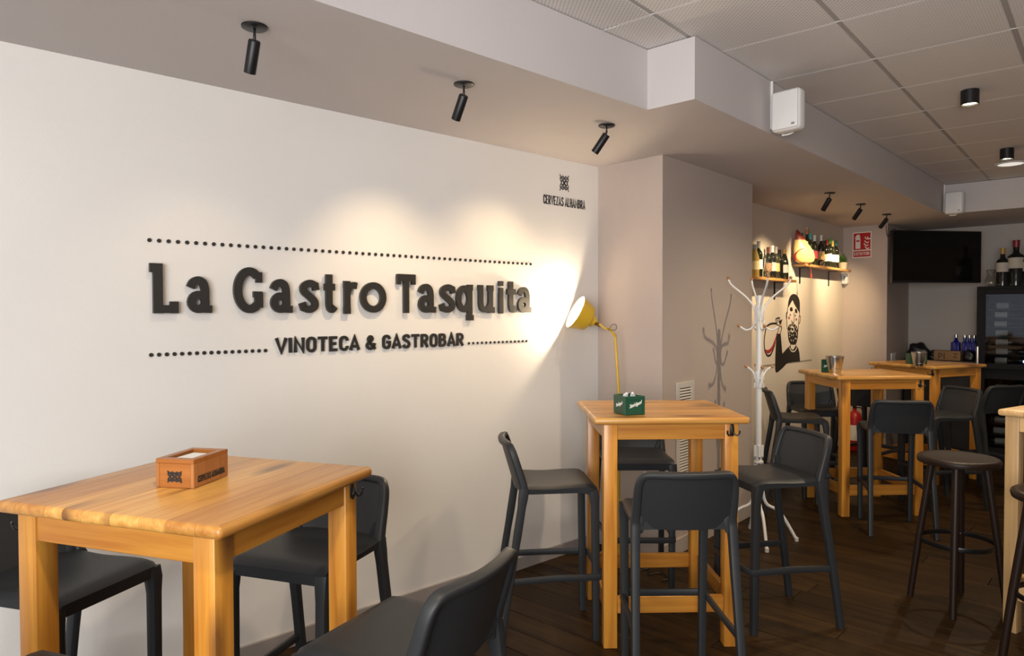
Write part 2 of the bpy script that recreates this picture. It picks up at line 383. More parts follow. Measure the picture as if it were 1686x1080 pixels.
def hook(parent, x, y, z, rz):
    h = finish(sweep(sweep(lathe(B(), [(0, -.030), (.007, -.026), (.010, -.012), (.009, .012), (.006, .028), (0, .031)], 12, Matrix.Translation((0, -.004, .003)) @ Matrix.Diagonal((1.15, .5, 1, 1))),
        curve_pts([(0, -.004, .018), (0, -.010, .005), (-.006, -.014, -.012), (-.020, -.020, -.02), (-.029, -.024, -.008), (-.029, -.026, .004)], 5), .007, n=6),
        curve_pts([(0, -.004, .018), (0, -.010, .005), (.006, -.014, -.012), (.020, -.020, -.02), (.029, -.024, -.008), (.029, -.026, .004)], 5), .007, n=6), 'coat_hook', 'black', parent, 50)
    box_ = h.data
    h.location = (x, y, z); h.rotation_euler = (0, 0, rz); return h
def make_table(name, label, cx, cy, h, heading, L_, W_, pre='pine', leg=.066, hooks=(), nst=9, seed=1, inset=.05, iy=.024):
    """heading: direction of the table's X (grain) axis"""
    x = head(heading); rz = math.atan2(x.y, x.x); t = thing(name, label, 'table', (cx, cy, 0), rz, None)
    rng = random.Random(seed); rng.dark = seed == 3; T_ = .034; make_top(L_, W_, T_, nst, pre, t, h, rng)
    lx, ly = L_/2-inset-leg/2, W_/2-iy-leg/2; zt = h-T_
    zm, ax, ay = (pre+'_z', 'apron_x', 'apron_y') if pre == 'pine' else (pre+'_z', pre+'_x', pre+'_y')
    for sx in (-1, 1):
        for sy in (-1, 1):
            q = B(); box(q, (0, 0, zt/2), (leg, leg, zt), .004, 2); l = finish(q, 'leg', zm, t, 40); l.location = (sx*lx, sy*ly, 0)
            for hk in hooks:
                if hk[:2] == (sx, sy): hook(l, 0 if hk[2] == 'y' else sx*leg/2, sy*leg/2 if hk[2] == 'y' else 0, zt-.034, {('y', -1): 0, ('y', 1): pi, ('x', 1): pi/2, ('x', -1): -pi/2}[(hk[2], sy if hk[2] == 'y' else sx)])
    for sy in (-1, 1):
        q = B(); box(q, (0, 0, 0), (2*lx-leg, .022, .075), .002, 1); finish(q, 'apron', ax, t, 40).location = (0, sy*(ly+leg/2-.016), zt-.0375)
        q = B(); box(q, (0, 0, 0), (2*lx-leg, .024, .082), .003, 1); finish(q, 'stretcher', ax, t, 40).location = (0, sy*(ly+leg/2-.02), .208)
    for sx in (-1, 1):
        q = B(); box(q, (0, 0, 0), (.022, 2*ly-leg, .075), .002, 1); finish(q, 'apron', ay, t, 40).location = (sx*(lx+leg/2-.016), 0, zt-.0375)
        q = B(); box(q, (0, 0, 0), (.024, 2*ly-leg, .082), .003, 1); finish(q, 'stretcher', ay, t, 40).location = (sx*(lx+leg/2-.02), 0, .208)
    return t
TH = 1.12
make_table('bar_table', 'pine bar table nearest on the left with the wooden napkin box on it', -.924, 2.087, TH, 19, .699, .748, hooks=((1, -1, 'y'), (-1, 1, 'y')), nst=9, seed=3, inset=.03, iy=.044)
make_table('bar_table', 'pine bar table before the pillar with the green napkin crate on it', .757, 3.69, TH, 88.5, .752, .69, hooks=((1, -1, 'y'), (-1, 1, 'y')), nst=8, seed=5)
make_table('bar_table', 'pine bar table in front of the mural with green box and steel bucket', 2.925, 5.88, TH, 87.5, .762, .70, hooks=((1, -1, 'y'),), nst=8, seed=8)
make_table('bar_table', 'pine bar table farthest back near the blue bottles', 4.115, 6.98, TH, 67, .74, .72, hooks=((-1, -1, 'x'), (-1, 1, 'y')), nst=8, seed=11)
k5 = V((2.461, 3.56, 0)); d1, d2 = head(147.5), head(57.5); c5 = k5 + d1*.36 + d2*.38
make_table('bar_table', 'pale beech bar table cut off by the right edge behind round stools', c5.x, c5.y, 1.13, 57.5, .76, .72, pre='pale', leg=.062, nst=7, seed=14, inset=.03)

# ------------------------------------------------------------------ charcoal plastic bar chairs
def make_chair():
    t = thing('bar_chair', '', 'chair')
    # seat: dished sheet with rolled front edge and side skirts
    q = B(); nx, ny = 14, 14; hw = lambda y: .207 - .010*(y+.16)/.38; ys = [-.165 + .385*j/ny for j in range(ny+1)]
    prof = lambda y: .777 - .007*math.exp(-((y+.02)/.10)**2) - (max(0, y-.17)/.05)**2*.022
    top = []; bot = []
    for j, y in enumerate(ys):
        rt = []; rb = []
        for i in range(nx+1):
            u = -1+2*i/nx; uu = math.copysign(abs(u)**.75, u); x = uu*hw(y); ed = max(0, abs(uu)-.88)/.12
            rnd = 0
            if y > .19: x *= 1-.03*((y-.19)/.03)**2
            z = prof(y) - ed**2*.012
            rt.append(q.verts.new((x, y, z)))
            zb = .737 - (.022*max(0, (y-.14)/.08) if y > .14 else 0)
            inn = .985
            rb.append(q.verts.new((x*inn, y-.004 if j == ny else y, zb)))
        top.append(rt); bot.append(rb)
    for j in range(ny):
        for i in range(nx):
            q.faces.new((top[j][i], top[j][i+1], top[j+1][i+1], top[j+1][i])); q.faces.new((bot[j][i], bot[j+1][i], bot[j+1][i+1], bot[j][i+1]))
    for j in range(ny):
        q.faces.new((top[j][0], top[j+1][0], bot[j+1][0], bot[j][0])); q.faces.new((top[j][nx], bot[j][nx], bot[j+1][nx], top[j+1][nx]))
    for i in range(nx):
        q.faces.new((top[0][i], bot[0][i], bot[0][i+1], top[0][i+1])); q.faces.new((top[ny][i], top[ny][i+1], bot[ny][i+1], bot[ny][i]))
    finish(q, 'seat', 'plastic', t, 50)
    for s in (-1, 1):
        finish(sweep(B(), [(s*.178, .212, 0), (s*.180, .210, .35), (s*.184, .206, .66), (s*.185, .203, .71), (s*.182, .195, .745)], [.033, .036, .039, .047, .052], [.034, .037, .039, .047, .05], ref=(0, 1, 0), n=12, power=.4), 'leg', 'plastic', t, 45)
        finish(sweep(B(), curve_pts([(s*.217, -.262, 0), (s*.211, -.222, .28), (s*.204, -.178, .55), (s*.200, -.152, .72), (s*.198, -.147, .765)], 3), [.033]*3+[.034]*3+[.036]*3+[.038]*3+[.038], [.034]*3+[.037]*3+[.040]*3+[.047]*3+[.05], ref=(0, 1, 0), n=12, power=.4), 'leg', 'plastic', t, 45)
    # backrest: curved shell and rounded frame round its edge
    yb = lambda z: -.147 - .060*((z-.765)/.205)
    bow = lambda x: -.034*(1-(x/.19)**2)
    q = B(); g = []; nx, nz = 14, 7
    for d in (0, 1):
        gg = []
        for j in range(nz+1):
            row = []
            for i in range(nx+1):
                x = -.190 + .380*i/nx; zlo = .762 - .024*(1-(x/.19)**4); ztop = .966 - .018*(abs(x)/.19)**6; z = zlo + (ztop-zlo)*j/nz
                row.append(q.verts.new((x, yb(z)+bow(x)+(.006 if d == 0 else -.006), z)))
            gg.append(row)
        g.append(gg)
    for j in range(nz):
        for i in range(nx):
            q.faces.new([g[0][j][i], g[0][j][i+1], g[0][j+1][i+1], g[0][j+1][i]]); q.faces.new([g[1][j][i], g[1][j+1][i], g[1][j+1][i+1], g[1][j][i+1]])
    for i in range(nx):
        q.faces.new([g[0][0][i], g[1][0][i], g[1][0][i+1], g[0][0][i+1]]); q.faces.new([g[0][nz][i], g[0][nz][i+1], g[1][nz][i+1], g[1][nz][i]])
    for j in range(nz):
        q.faces.new([g[0][j][0], g[0][j+1][0], g[1][j+1][0], g[1][j][0]]); q.faces.new([g[0][j][nx], g[1][j][nx], g[1][j+1][nx], g[0][j+1][nx]])
    finish(q, 'backrest', 'plastic', t, 50)
    pth = [(-.198, -.147, .735), (-.198, -.150, .78), (-.197, yb(.86), .86), (-.194, yb(.93), .925), (-.184, yb(.96)-.004, .958), (-.165, yb(.97)-.010, .972)]
    mid = [(x, yb(.972)+bow(x)*.97, .974) for x in (-.12, -.06, 0, .06, .12)]
    P = curve_pts(pth+mid+[(-a, b_, c) for a, b_, c in reversed(pth)], 3); k = len(P)
    ws = [.040 - .014*min(1, min(i, k-1-i)/12) for i in range(k)]
    q = sweep(B(), P, ws, [.042 - .006*min(1, min(i, k-1-i)/12) for i in range(k)], ref=(0, 1, .2), n=12, power=.5)
    for s in (-1, 1):      # ears under the shell where it joins the legs
        sweep(q, [(s*.184, -.152, .82), (s*.176, -.154, .775), (s*.182, -.154, .722)], [.026, .050, .022], [.024, .026, .02], ref=(0, 1, 0))
    finish(q, 'back_frame', 'plastic', t, 45)
    z = .318
    P = [(-.2105, -.212, z-.008), (-.198, 0, z), (-.1955, .20, z), (-.190, .232, z), (-.172, .240, z), (.172, .240, z), (.190, .232, z), (.1955, .20, z), (.198, 0, z), (.2105, -.212, z-.008)]
    finish(sweep(B(), P, .017, .032, n=8, power=.4), 'footrest', 'plastic', t, 40)
    return t
CH = [
 (-1.491, 2.297, 107.7, 'charcoal bar chair left of the nearest pine table, its back cut off by the frame'),
 (-.739, 2.572, 198.8, 'charcoal bar chair between the sign wall and the nearest pine table, facing the camera'),
 (-.276, 1.848, -61.6, 'charcoal bar chair in the foreground seen from behind, right of the nearest table'),
 (-1.093, 1.517, 20.8, 'charcoal bar chair cut off by the bottom left edge, only its seat front showing'),
 (.186, 3.618, 85, 'charcoal bar chair by the sign wall, left of the table with the green crate'),
 (.74, 4.24, 180, 'charcoal bar chair behind the green-crate table, against the pillar'),
 (.700, 3.014, -.8, 'charcoal bar chair seen square from behind, before the table with the green crate'),
 (1.38, 3.73, -103.2, 'charcoal bar chair right of the green-crate table, standing in front of the coat stand'),
 (2.335, 5.79, 103, 'charcoal bar chair left of the mural-side table, behind the white coat stand'),
 (2.74, 6.30, 184, 'charcoal bar chair behind the bucket table, backed up to the mural wall'),
 (2.869, 5.272, 13.2, 'charcoal bar chair seen from behind, before the table with box and bucket'),
 (3.42, 6.72, 60, 'charcoal bar chair half hidden behind the bucket table, before the fire extinguisher'),
 (3.60, 5.90, -99, 'charcoal bar chair facing left behind the round stool, right of the bucket table'),
 (4.247, 6.30, -14, 'darkest charcoal bar chair at the far right, below the wine fridge'),
]
c0 = make_chair()
for i, (x, y, hd, lb) in enumerate(CH):
    o = c0 if i == 0 else copytree(c0)
    o.location = (x, y, 0); o.rotation_euler = (0, 0, -R_(hd)); tag(o, lb, 'chair', 'charcoal bar chairs')

# ------------------------------------------------------------------ round dark stools
def make_stool():
    t = thing('bar_stool', '', 'stool'); h = .825
    finish(lathe(B(), [(0, h-.010), (.10, h-.008), (.165, h-.001), (.190, h), (.199, h-.006), (.202, h-.018), (.198, h-.034), (.17, h-.040), (0, h-.040)], 40), 'seat', 'brown', t, 45)
    for k in range(4):
        a = R_(52+90*k); d = V((cos(a), sin(a), 0))
        finish(sweep(B(), [d*.228, d*.185+V((0, 0, .36)), d*.128+V((0, 0, h-.038))], [.034, .038, .040], ref=(0, 1, 0), n=12, power=1), 'leg', 'brown', t, 60)
    q = B(); n = 40
    P = [(.178*cos(2*pi*i/n), .178*sin(2*pi*i/n), .357) for i in range(n)]
    rg = finish(sweep(q, P, .007, .026, closed=True, n=8, power=.4), 'foot_ring', 'ring', t, 50)
    for k in range(4):
        a = R_(52+90*k); finish(lathe(B(), [(0, .006), (.004, .004), (.005, 0)], 8, Matrix.Translation((.170*cos(a), .170*sin(a), .357)) @ Matrix.Rotation(a, 4, 'Z') @ Matrix.Rotation(-pi/2, 4, 'Y')), 'screw', 'steel', rg, 50)
    return t
s1 = make_stool(); s1.location = (2.46, 3.86, 0); s1.rotation_euler = (0, 0, R_(1)); tag(s1, 'dark round bar stool with foot ring left of the pale table', 'stool', 'dark round bar stools')
s2 = copytree(s1); s2.location = (2.43, 3.07, 0); s2.rotation_euler = (0, 0, R_(8)); tag(s2, 'dark round bar stool cut off by the right edge, before the pale table', 'stool', 'dark round bar stools')

# ------------------------------------------------------------------ lettering
GL = {  # lower-case slab letters of the wall sign: cap height 1, list of (points, closed)
 'L': (.74, [([(.20, 0), (.20, 1)], 0), ([(.09, 1), (.09, .82)], 0, .8), ([(.13, .085), (.68, .085)], 0, .9), ([(.63, .0), (.63, .24)], 0, .9)]),
 'a': (.62, [(C2((.06, .53), (.13, .64), (.26, .685), (.38, .63), (.425, .50), (.43, .36)) + [(.43, .09), (.60, .085)], 0), (arc(.26, .235, .175, .15, 0, 360, 18)[:-1], 1)]),
 'G': (.80, [(arc(.40, .50, .31, .41, 48, 312, 28), 0), ([(.655, .90), (.655, .67)], 0, .75), ([(.645, .12), (.645, .46)], 0), ([(.50, .41), (.735, .41)], 0, .75)]),
 's': (.52, [([(.44, .53)] + C2((.42, .645), (.27, .69), (.12, .62), (.12, .50), (.26, .39), (.40, .27), (.40, .15), (.26, .085), (.11, .12)) + [(.07, .24)], 0)]),
 't': (.46, [([(.20, .98), (.20, .25)] + C2((.20, .25), (.23, .13), (.32, .09), (.43, .17)), 0), ([(.02, .66), (.43, .66)], 0)]),
 'r': (.52, [([(.03, .69), (.15, .69), (.15, 0)], 0), (C2((.15, .50), (.25, .63), (.38, .67), (.51, .655)), 0), ([(.03, .06), (.27, .06)], 0)]),
 'o': (.62, [(arc(.31, .385, .215, .295, 0, 360, 26)[:-1], 1)]),
 'T': (.72, [([(.0, .905), (.72, .905)], 0), ([(.055, .98), (.055, .73)], 0, .6), ([(.665, .98), (.665, .73)], 0, .6), ([(.36, .89), (.36, 0)], 0, .85)]),
 'q': (.60, [(arc(.27, .385, .18, .29, 0, 360, 24)[:-1], 1), ([(.56, .70), (.46, .70), (.46, -.16)], 0), ([(.36, -.13), (.58, -.13)], 0)]),
 'u': (.62, [([(.03, .70), (.12, .70), (.12, .28)] + C2((.12, .28), (.16, .13), (.29, .09), (.41, .16), (.46, .30)) + [(.46, .74)], 0), ([(.36, .70), (.56, .70)], 0), ([(.46, .40), (.46, .08), (.60, .08)], 0)]),
 'i': (.34, [([(.04, .69), (.17, .69), (.17, 0)], 0), ([(.04, .06), (.30, .06)], 0), ([(.17, .83), (.17, .98)], 0)]),
}
UC = {  # condensed capitals, cap height 1
 'A': (.52, [([(.03, 0), (.26, 1), (.49, 0)], 0), ([(.11, .27), (.41, .27)], 0)]),
 'B': (.50, [([(.07, 0), (.07, 1)], 0), (([(.07, .93), (.25, .93)] + arc(.25, .735, .15, .195, 90, -90, 8) + [(.07, .54)]), 0), (([(.07, .54), (.26, .54)] + arc(.26, .305, .17, .235, 90, -90, 8) + [(.07, .07)]), 0)]),
 'C': (.48, [(([(.43, .68)] + arc(.25, .70, .18, .24, 0, 180, 10) + arc(.25, .30, .18, .24, 180, 360, 10) + [(.43, .32)]), 0)]),
 'E': (.44, [([(.42, .93), (.07, .93), (.07, .07), (.42, .07)], 0), ([(.07, .51), (.37, .51)], 0)]),
 'G': (.50, [(([(.43, .70)] + arc(.25, .70, .18, .24, 0, 180, 10) + arc(.25, .30, .18, .24, 180, 360, 10) + [(.43, .48), (.25, .48)]), 0)]),
 'H': (.50, [([(.07, 0), (.07, 1)], 0), ([(.43, 0), (.43, 1)], 0), ([(.07, .5), (.43, .5)], 0)]),
 'I': (.16, [([(.08, 0), (.08, 1)], 0)]),
 'L': (.42, [([(.07, 1), (.07, .07), (.40, .07)], 0)]),
 'M': (.64, [([(.07, 0), (.07, .97), (.32, .30), (.57, .97), (.57, 0)], 0)]),
 'N': (.52, [([(.07, 0), (.07, .97), (.45, .03), (.45, 1)], 0)]),
 'O': (.50, [(arc(.25, .70, .18, .24, 0, 180, 10) + arc(.25, .30, .18, .24, 180, 360, 10), 1)]),
 'P': (.48, [([(.07, 0), (.07, 1)], 0), (([(.07, .93), (.25, .93)] + arc(.25, .70, .17, .23, 90, -90, 8) + [(.07, .47)]), 0)]),
 'R': (.50, [([(.07, 0), (.07, 1)], 0), (([(.07, .93), (.25, .93)] + arc(.25, .70, .17, .23, 90, -90, 8) + [(.07, .47)]), 0), ([(.26, .47), (.44, 0)], 0)]),
 'S': (.48, [(C2((.42, .76), (.36, .91), (.22, .94), (.09, .84), (.10, .66), (.25, .53), (.39, .40), (.41, .20), (.28, .06), (.13, .09), (.06, .24)), 0)]),
 'T': (.48, [([(.0, .93), (.48, .93)], 0), ([(.24, .93), (.24, 0)], 0)]),
 'V': (.52, [([(.03, 1), (.26, .03), (.49, 1)], 0)]),
 'X': (.50, [([(.05, 0), (.45, 1)], 0), ([(.05, 1), (.45, 0)], 0)]),
 'Z': (.48, [([(.04, .93), (.42, .93), (.06, .07), (.44, .07)], 0)]),
 '&': (.58, [(C2((.54, .03), (.38, .25), (.20, .55), (.14, .76), (.24, .93), (.36, .84), (.33, .66), (.14, .48), (.06, .28), (.16, .08), (.33, .08), (.46, .26), (.50, .45)), 0)]),
 'n': (.46, [([(.07, 0), (.07, .66)], 0), (C2((.07, .45), (.18, .62), (.33, .62), (.38, .45)) + [(.38, 0)], 0)]),
 'a': (.46, [(arc(.22, .32, .15, .30, 0, 360, 14)[:-1], 1), ([(.39, .66), (.39, 0)], 0)]),
 'i': (.16, [([(.08, 0), (.08, .66)], 0), ([(.08, .82), (.08, .95)], 0)]),
 'g': (.46, [(arc(.22, .34, .15, .28, 0, 360, 14)[:-1], 1), ([(.39, .66), (.39, -.12)] + C2((.39, -.12), (.28, -.28), (.08, -.22)), 0)]),
 'u': (.46, [([(.07, .66), (.07, .22)] + C2((.07, .22), (.14, .05), (.30, .06), (.38, .25)), 0), ([(.38, .66), (.38, 0)], 0)]),
 'e': (.46, [([(.07, .34), (.38, .34)] + arc(.225, .34, .155, .29, 0, 310, 14), 0)]),
 'l': (.16, [([(.08, 0), (.08, 1)], 0)]),
}
def glyph(bm, font, ch, x0, z0, sx, sz, wt, d0, d1, slant=0):
    for k, st in enumerate(font[ch][1]):
        pts, cl = st[:2]; wf = st[2] if len(st) > 2 else 1
        ribbon(bm, [(x0+(p[0]+slant*p[1])*sx, z0+p[1]*sz) for p in pts], wt*wf, d0, d1-.00012*k*min(1, (d1-d0)/.004), bool(cl))
    return bm
def text_layout(font, s, gap=.07): 
    x = 0; out = []
    for ch in s:
        if ch == ' ': x += .28; continue
        out.append((ch, x)); x += font[ch][0]+gap
    return out, x-gap
def text_mesh(bm, font, s, x0, x1, z0, cap, wt, d0, d1, gap=.07, slant=0, rise=0):
    lay, tot = text_layout(font, s, gap); k = (x1-x0)/tot
    for ch, x in lay: glyph(bm, font, ch, x0+x*k, z0+rise*x/tot, k, cap, wt, d0, d1, slant)
    return bm
FW = frame(A, tW)
def uz(x, y):
    q = atpl(x, y, A, nW); return (q-A).dot(tW), q.z
sg = thing('wall_lettering', 'large raised black letters reading La Gastro Tasquita on the white wall', 'sign', mw=FW)
sxp = lambda px_: 200+px_/2.4086
spans = [('L', 102, 230), ('a', 250, 368), ('G', 437, 567), ('a', 580, 684), ('s', 695, 777), ('t', 784, 851), ('r', 861, 937), ('o', 938, 1041), ('T', 1073, 1167), ('a', 1166, 1247), ('s', 1250, 1316), ('q', 1318, 1395), ('u', 1396, 1478), ('i', 1479, 1511), ('t', 1511, 1561), ('a', 1560, 1622)]
CAPH = .212
for ch, a, c in spans:
    u0 = uz(sxp(a), 515)[0]; u1 = uz(sxp(c), 515)[0]; wt = .19*CAPH; gw = GL[ch][0]
    # the glyph's inked width (centre lines plus the stroke) fills the measured span
    wt = (.19 if ch in 'LGT' else .172)*CAPH; xs = [p[0] for st in GL[ch][1] for p in st[0]]; lo, hi = min(xs), max(xs)
    k = (u1-u0-wt)/(hi-lo); cap = CAPH if ch in 'LGT' else CAPH*(1.0 if ch not in 'ti' else .93)
    q = glyph(B(), GL, ch, u0+wt/2-lo*k, 1.623, k, cap, wt*.94, .010, .028)
    finish(q, 'letter', 'letter', sg)
sg2 = thing('wall_lettering', 'small raised black capitals reading VINOTECA & GASTROBAR below the large letters', 'sign', mw=FW)
lay, tot = text_layout(UC, 'VINOTECA & GASTROBAR', .10); ua, ub = -2.352, -1.212; k = (ub-ua)/tot
for ch, x in lay: finish(glyph(B(), UC, ch, ua+x*k, 1.432, k, .072, .0150, .003, .012), 'letter', 'letter', sg2)
def dots(label, ua, ub, z, n, r):
    t = thing('dotted_line', label, 'sign', mw=FW); q = B(); lathe(q, [(0, .001), (r, .001), (r, .006), (r*.85, .007), (0, .007)], 14, Matrix.Rotation(pi/2, 4, 'X'))
    me = None
    for i in range(n):
        if me is None: o = finish(q, 'dot', 'letter', t); me = o.data
        else: o = link(me, 'dot', t)
        o.location = (ua+(ub-ua)*i/(n-1), 0, z)
dots('long row of small black dots above the large letters', -2.9, -.66, 1.933, 60, .0085)
dots('short row of black dots left of the small capitals', -2.899, -2.401, 1.4465, 17, .0085)
dots('short row of black dots right of the small capitals', -1.168, -.698, 1.4435, 15, .0075)
def emblem(bm, cx, cz, w, h, wt, d0, d1):
    """lattice emblem: rings tied by crossing diagonals, with spiked corners"""
    P = lambda pts: [(cx+a*w, cz+b_*h) for a, b_ in pts]
    for a, b_ in ((-.34, .21), (-.34, -.21), (.34, .21), (.34, -.21), (0, .18), (0, -.18)): ribbon(bm, P(arc(a, b_, .115, .105, 0, 360, 12)[:-1]), wt, d0, d1, True)
    for k in (-1, 1):
        ribbon(bm, P([(-.52, .54*k), (-.34, .36*k), (-.17, .46*k), (0, .34*k), (.17, .46*k), (.34, .36*k), (.52, .54*k)]), wt, d0, d1-.00005)
        ribbon(bm, P([(-.20, .36*k), (-.09, .27*k)]), wt, d0, d1-.0001); ribbon(bm, P([(.20, .36*k), (.09, .27*k)]), wt, d0, d1-.0001)
        ribbon(bm, P([(-.22, .17*k), (-.06, .03*k), (.06, -.03*k), (.22, -.17*k)]), wt, d0, d1-.00008*(k+2))
        ribbon(bm, P([(.34*k, .12), (.34*k, -.12)]), wt*1.5, d0, d1-.0001)
        ribbon(bm, P([(.50*k, .36), (.44*k, .28)]), wt, d0, d1-.0001); ribbon(bm, P([(.50*k, -.36), (.44*k, -.28)]), wt, d0, d1-.0001)
    return bm
lg = thing('brewery_logo', 'small black lattice emblem over CERVEZAS ALHAMBRA high on the white wall', 'sign', mw=FW)
finish(emblem(B(), -.345, 2.487, -.0+.085, .098, .0062, 0, .0015), 'emblem', 'decal', lg)
finish(text_mesh(B(), UC, 'CERVEZAS ALHAMBRA', -.542, -.138, 2.331, .060, .0082, 0.0004, .0015, .11), 'lettering', 'decal', lg)

# ------------------------------------------------------------------ napkin boxes, buckets
def place_box(n0, n1, n2, z):
    """near corner, right corner, left corner pixels on a plane at height z -> frame"""
    p0, p1, p2 = atz(*n0, z), atz(*n1, z), atz(*n2, z); return p0, p1, p2
p0, p1, p2 = place_box((319, 805.5), (363.8, 786), (256.5, 802.5), TH)
hgt = .070; ex = (p2-p0); wx = ex.length; dy = (p1-p0).length
ex.normalize(); mm = frame(p0, -ex)      # X from left to near corner, Y into the table
bx = thing('napkin_box', 'open wooden napkin box with lattice emblem on the nearest table', 'box', mw=Matrix.Translation((0, 0, .001)) @ frame(p2, -ex))
th = .011; bd = min(.23, max(.17, dy))
q = B(); box(q, (wx/2, .006, hgt/2), (wx-2*th, .009, hgt), .001, 1); fp = finish(q, 'front_panel', 'box_wood', bx)
finish(emblem(B(), wx/2, hgt*.46, wx*.36, hgt*.42, .0034, 0, .0012), 'emblem', 'decal', fp)
q = B(); box(q, (wx/2, bd-.006, hgt/2), (wx-2*th, .009, hgt), .001, 1); finish(q, 'back_panel', 'box_wood', bx)
for x in (th/2, wx-th/2):
    q = B(); box(q, (0, bd/2, hgt/2), (th, bd, hgt), .0015, 1); sp = finish(q, 'side_panel', 'box_wood_z', bx); sp.location = (x, 0, 0)
    if x > th: finish(text_mesh(B(), UC, 'CERVEZAS ALHAMBRA', .02, bd-.02, .014, .018, .0036, 0, .0008, .1), 'lettering', 'decal', sp, mw=Matrix.Translation((th/2, 0, 0)) @ Matrix.Rotation(pi/2, 4, 'Z'))
q = B(); box(q, (wx/2, bd/2, .005), (wx-2*th, bd-.02, .008)); finish(q, 'base_panel', 'box_wood', bx)
q = B(); box(q, (wx/2, .012, hgt+.0065), (wx, .024, .013), .0015, 1); box(q, (wx/2, bd-.012, hgt+.0065), (wx, .024, .013), .0015, 1)
for x in (.010, wx-.010): box(q, (x, bd/2, hgt+.0065), (.020, bd-.048, .013), .001, 1)
finish(q, 'lid_frame', 'box_wood', bx)
np_ = tag(finish(prism(B(), [(0, 0), (.062, 0), (.066, .09), (.004, .094)], 0, .067), 'napkin_stack', 'paper', mw=frame(p2, -ex) @ Matrix.Translation((.028, .035, .010))), 'white paper napkins stacked inside the open wooden box', 'napkins')
def crate(name, label, n0, n1, n2, z, hgt, text=True, wx=None, dy=None):
    p0, p1, p2 = place_box(n0, n1, n2, z); ex = p1-p0; wx = wx or ex.length; dy = dy or max(.1, (p2-p0).length); fr = Matrix.Translation((0, 0, .001)) @ frame(p0, ex)
    t = thing(name, label, 'box', mw=fr); th = .006
    for i, (c, s) in enumerate((((wx/2, th/2, hgt/2), (wx, th, hgt)), ((wx/2, dy-th/2, hgt/2), (wx, th, hgt)), ((th/2, dy/2, hgt/2), (th, dy-2*th, hgt)), ((wx-th/2, dy/2, hgt/2), (th, dy-2*th, hgt)))):
        q = B(); box(q, c, s, .0015, 1)
        if i == 0:
            for a in (.010, wx-.010): box(q, (a, -.002, hgt/2), (.006, .004, hgt*.86))
            for b_ in (.010, hgt-.012): box(q, (wx/2, -.002, b_), (wx-.02, .004, .006))
        o = finish(q, 'front_panel' if i == 0 else 'back_panel' if i == 1 else 'side_panel', 'green', t)
        if text and i == 0: finish(text_mesh(B(), UC, 'SanMiguel', wx*.20, wx*.80, hgt*.38, hgt*.20, .0030, 0, .0012, .04, .25, hgt*.22), 'lettering', 'print_white', o, mw=Matrix.Translation((0, -.0003, 0)))
        if text and i == 2: finish(text_mesh(B(), UC, 'SanMiguel', dy*.22, dy*.74, hgt*.36, hgt*.18, .0028, 0, .0012, .04, .25, hgt*.2), 'lettering', 'print_white', o, mw=Matrix.Translation((0, dy, 0)) @ Matrix.Rotation(-pi/2, 4, 'Z'))
    q = B(); box(q, (wx/2, dy/2, .003), (wx-2*th, dy-2*th, .006)); finish(q, 'base_panel', 'green', t)
    return t, fr, wx, dy
t, fr, wx, dy = crate('napkin_crate', 'small green napkin crate with white lettering on the table before the pillar', (1029.6, 684.6), (1066, 682.6), (1012.5, 677.5), TH, .092, True, .108, .125)
for k, (x, tx) in enumerate(((.030, .3), (.074, -.3))):
    q = B(); sweep(q, [(x, .07, .007), (x, .066, .06), (x+.006*tx, .058, .092), (x+.025*tx, .05, .104)], [.03, .035, .026, .008], .012, ref=(0, 1, 0), n=6)
    tag(finish(q, 'paper_napkin', 'paper', mw=fr), ('left' if k == 0 else 'right')+' folded white napkin sticking out of the green crate by the pillar', 'napkin')
crate('napkin_crate', 'dark green napkin crate beside the bucket on the mural-side table', (1352, 612.5), (1367, 613.5), (1346.5, 611), TH, .105, True, .11, .10)
crate('napkin_crate', 'dark green napkin crate behind the bucket on the farthest table', (1499, 599.5), (1524, 599.5), (1495, 597.5), TH, .10, False, .16, .09)
def bucket(label, px_, py_, s=1):
    p = atz(px_, py_, TH); t = thing('steel_bucket', label, 'bucket', (p.x, p.y, TH+.001)); r0, r1, h = .048*s, .071*s, .135*s
    finish(lathe(B(), [(0, 0), (r0, 0), (r0+.004, .022*s), (r1-.003, h*.82), (r1-.001, h*.98), (r1-.004, h*.98), (r0-.003, .006), (0, .006)], 32), 'body', 'steel', t, 40)
    q = B(); sweep(q, [(r1*cos(2*pi*i/32), r1*sin(2*pi*i/32), h) for i in range(32)], .007, .006, closed=True, n=8, power=1); finish(q, 'rim', 'steel', t, 60)
    q = B(); sweep(q, [((r0+.006)*cos(2*pi*i/32), (r0+.006)*sin(2*pi*i/32), .024*s) for i in range(32)], .003, .003, closed=True, n=6, power=1); finish(q, 'lower_band', 'steel', t, 60)
bucket('steel bucket beside the green crate on the mural-side table', 1374, 613.5)
bucket('steel bucket before the green crate on the farthest table', 1513, 602, .92)

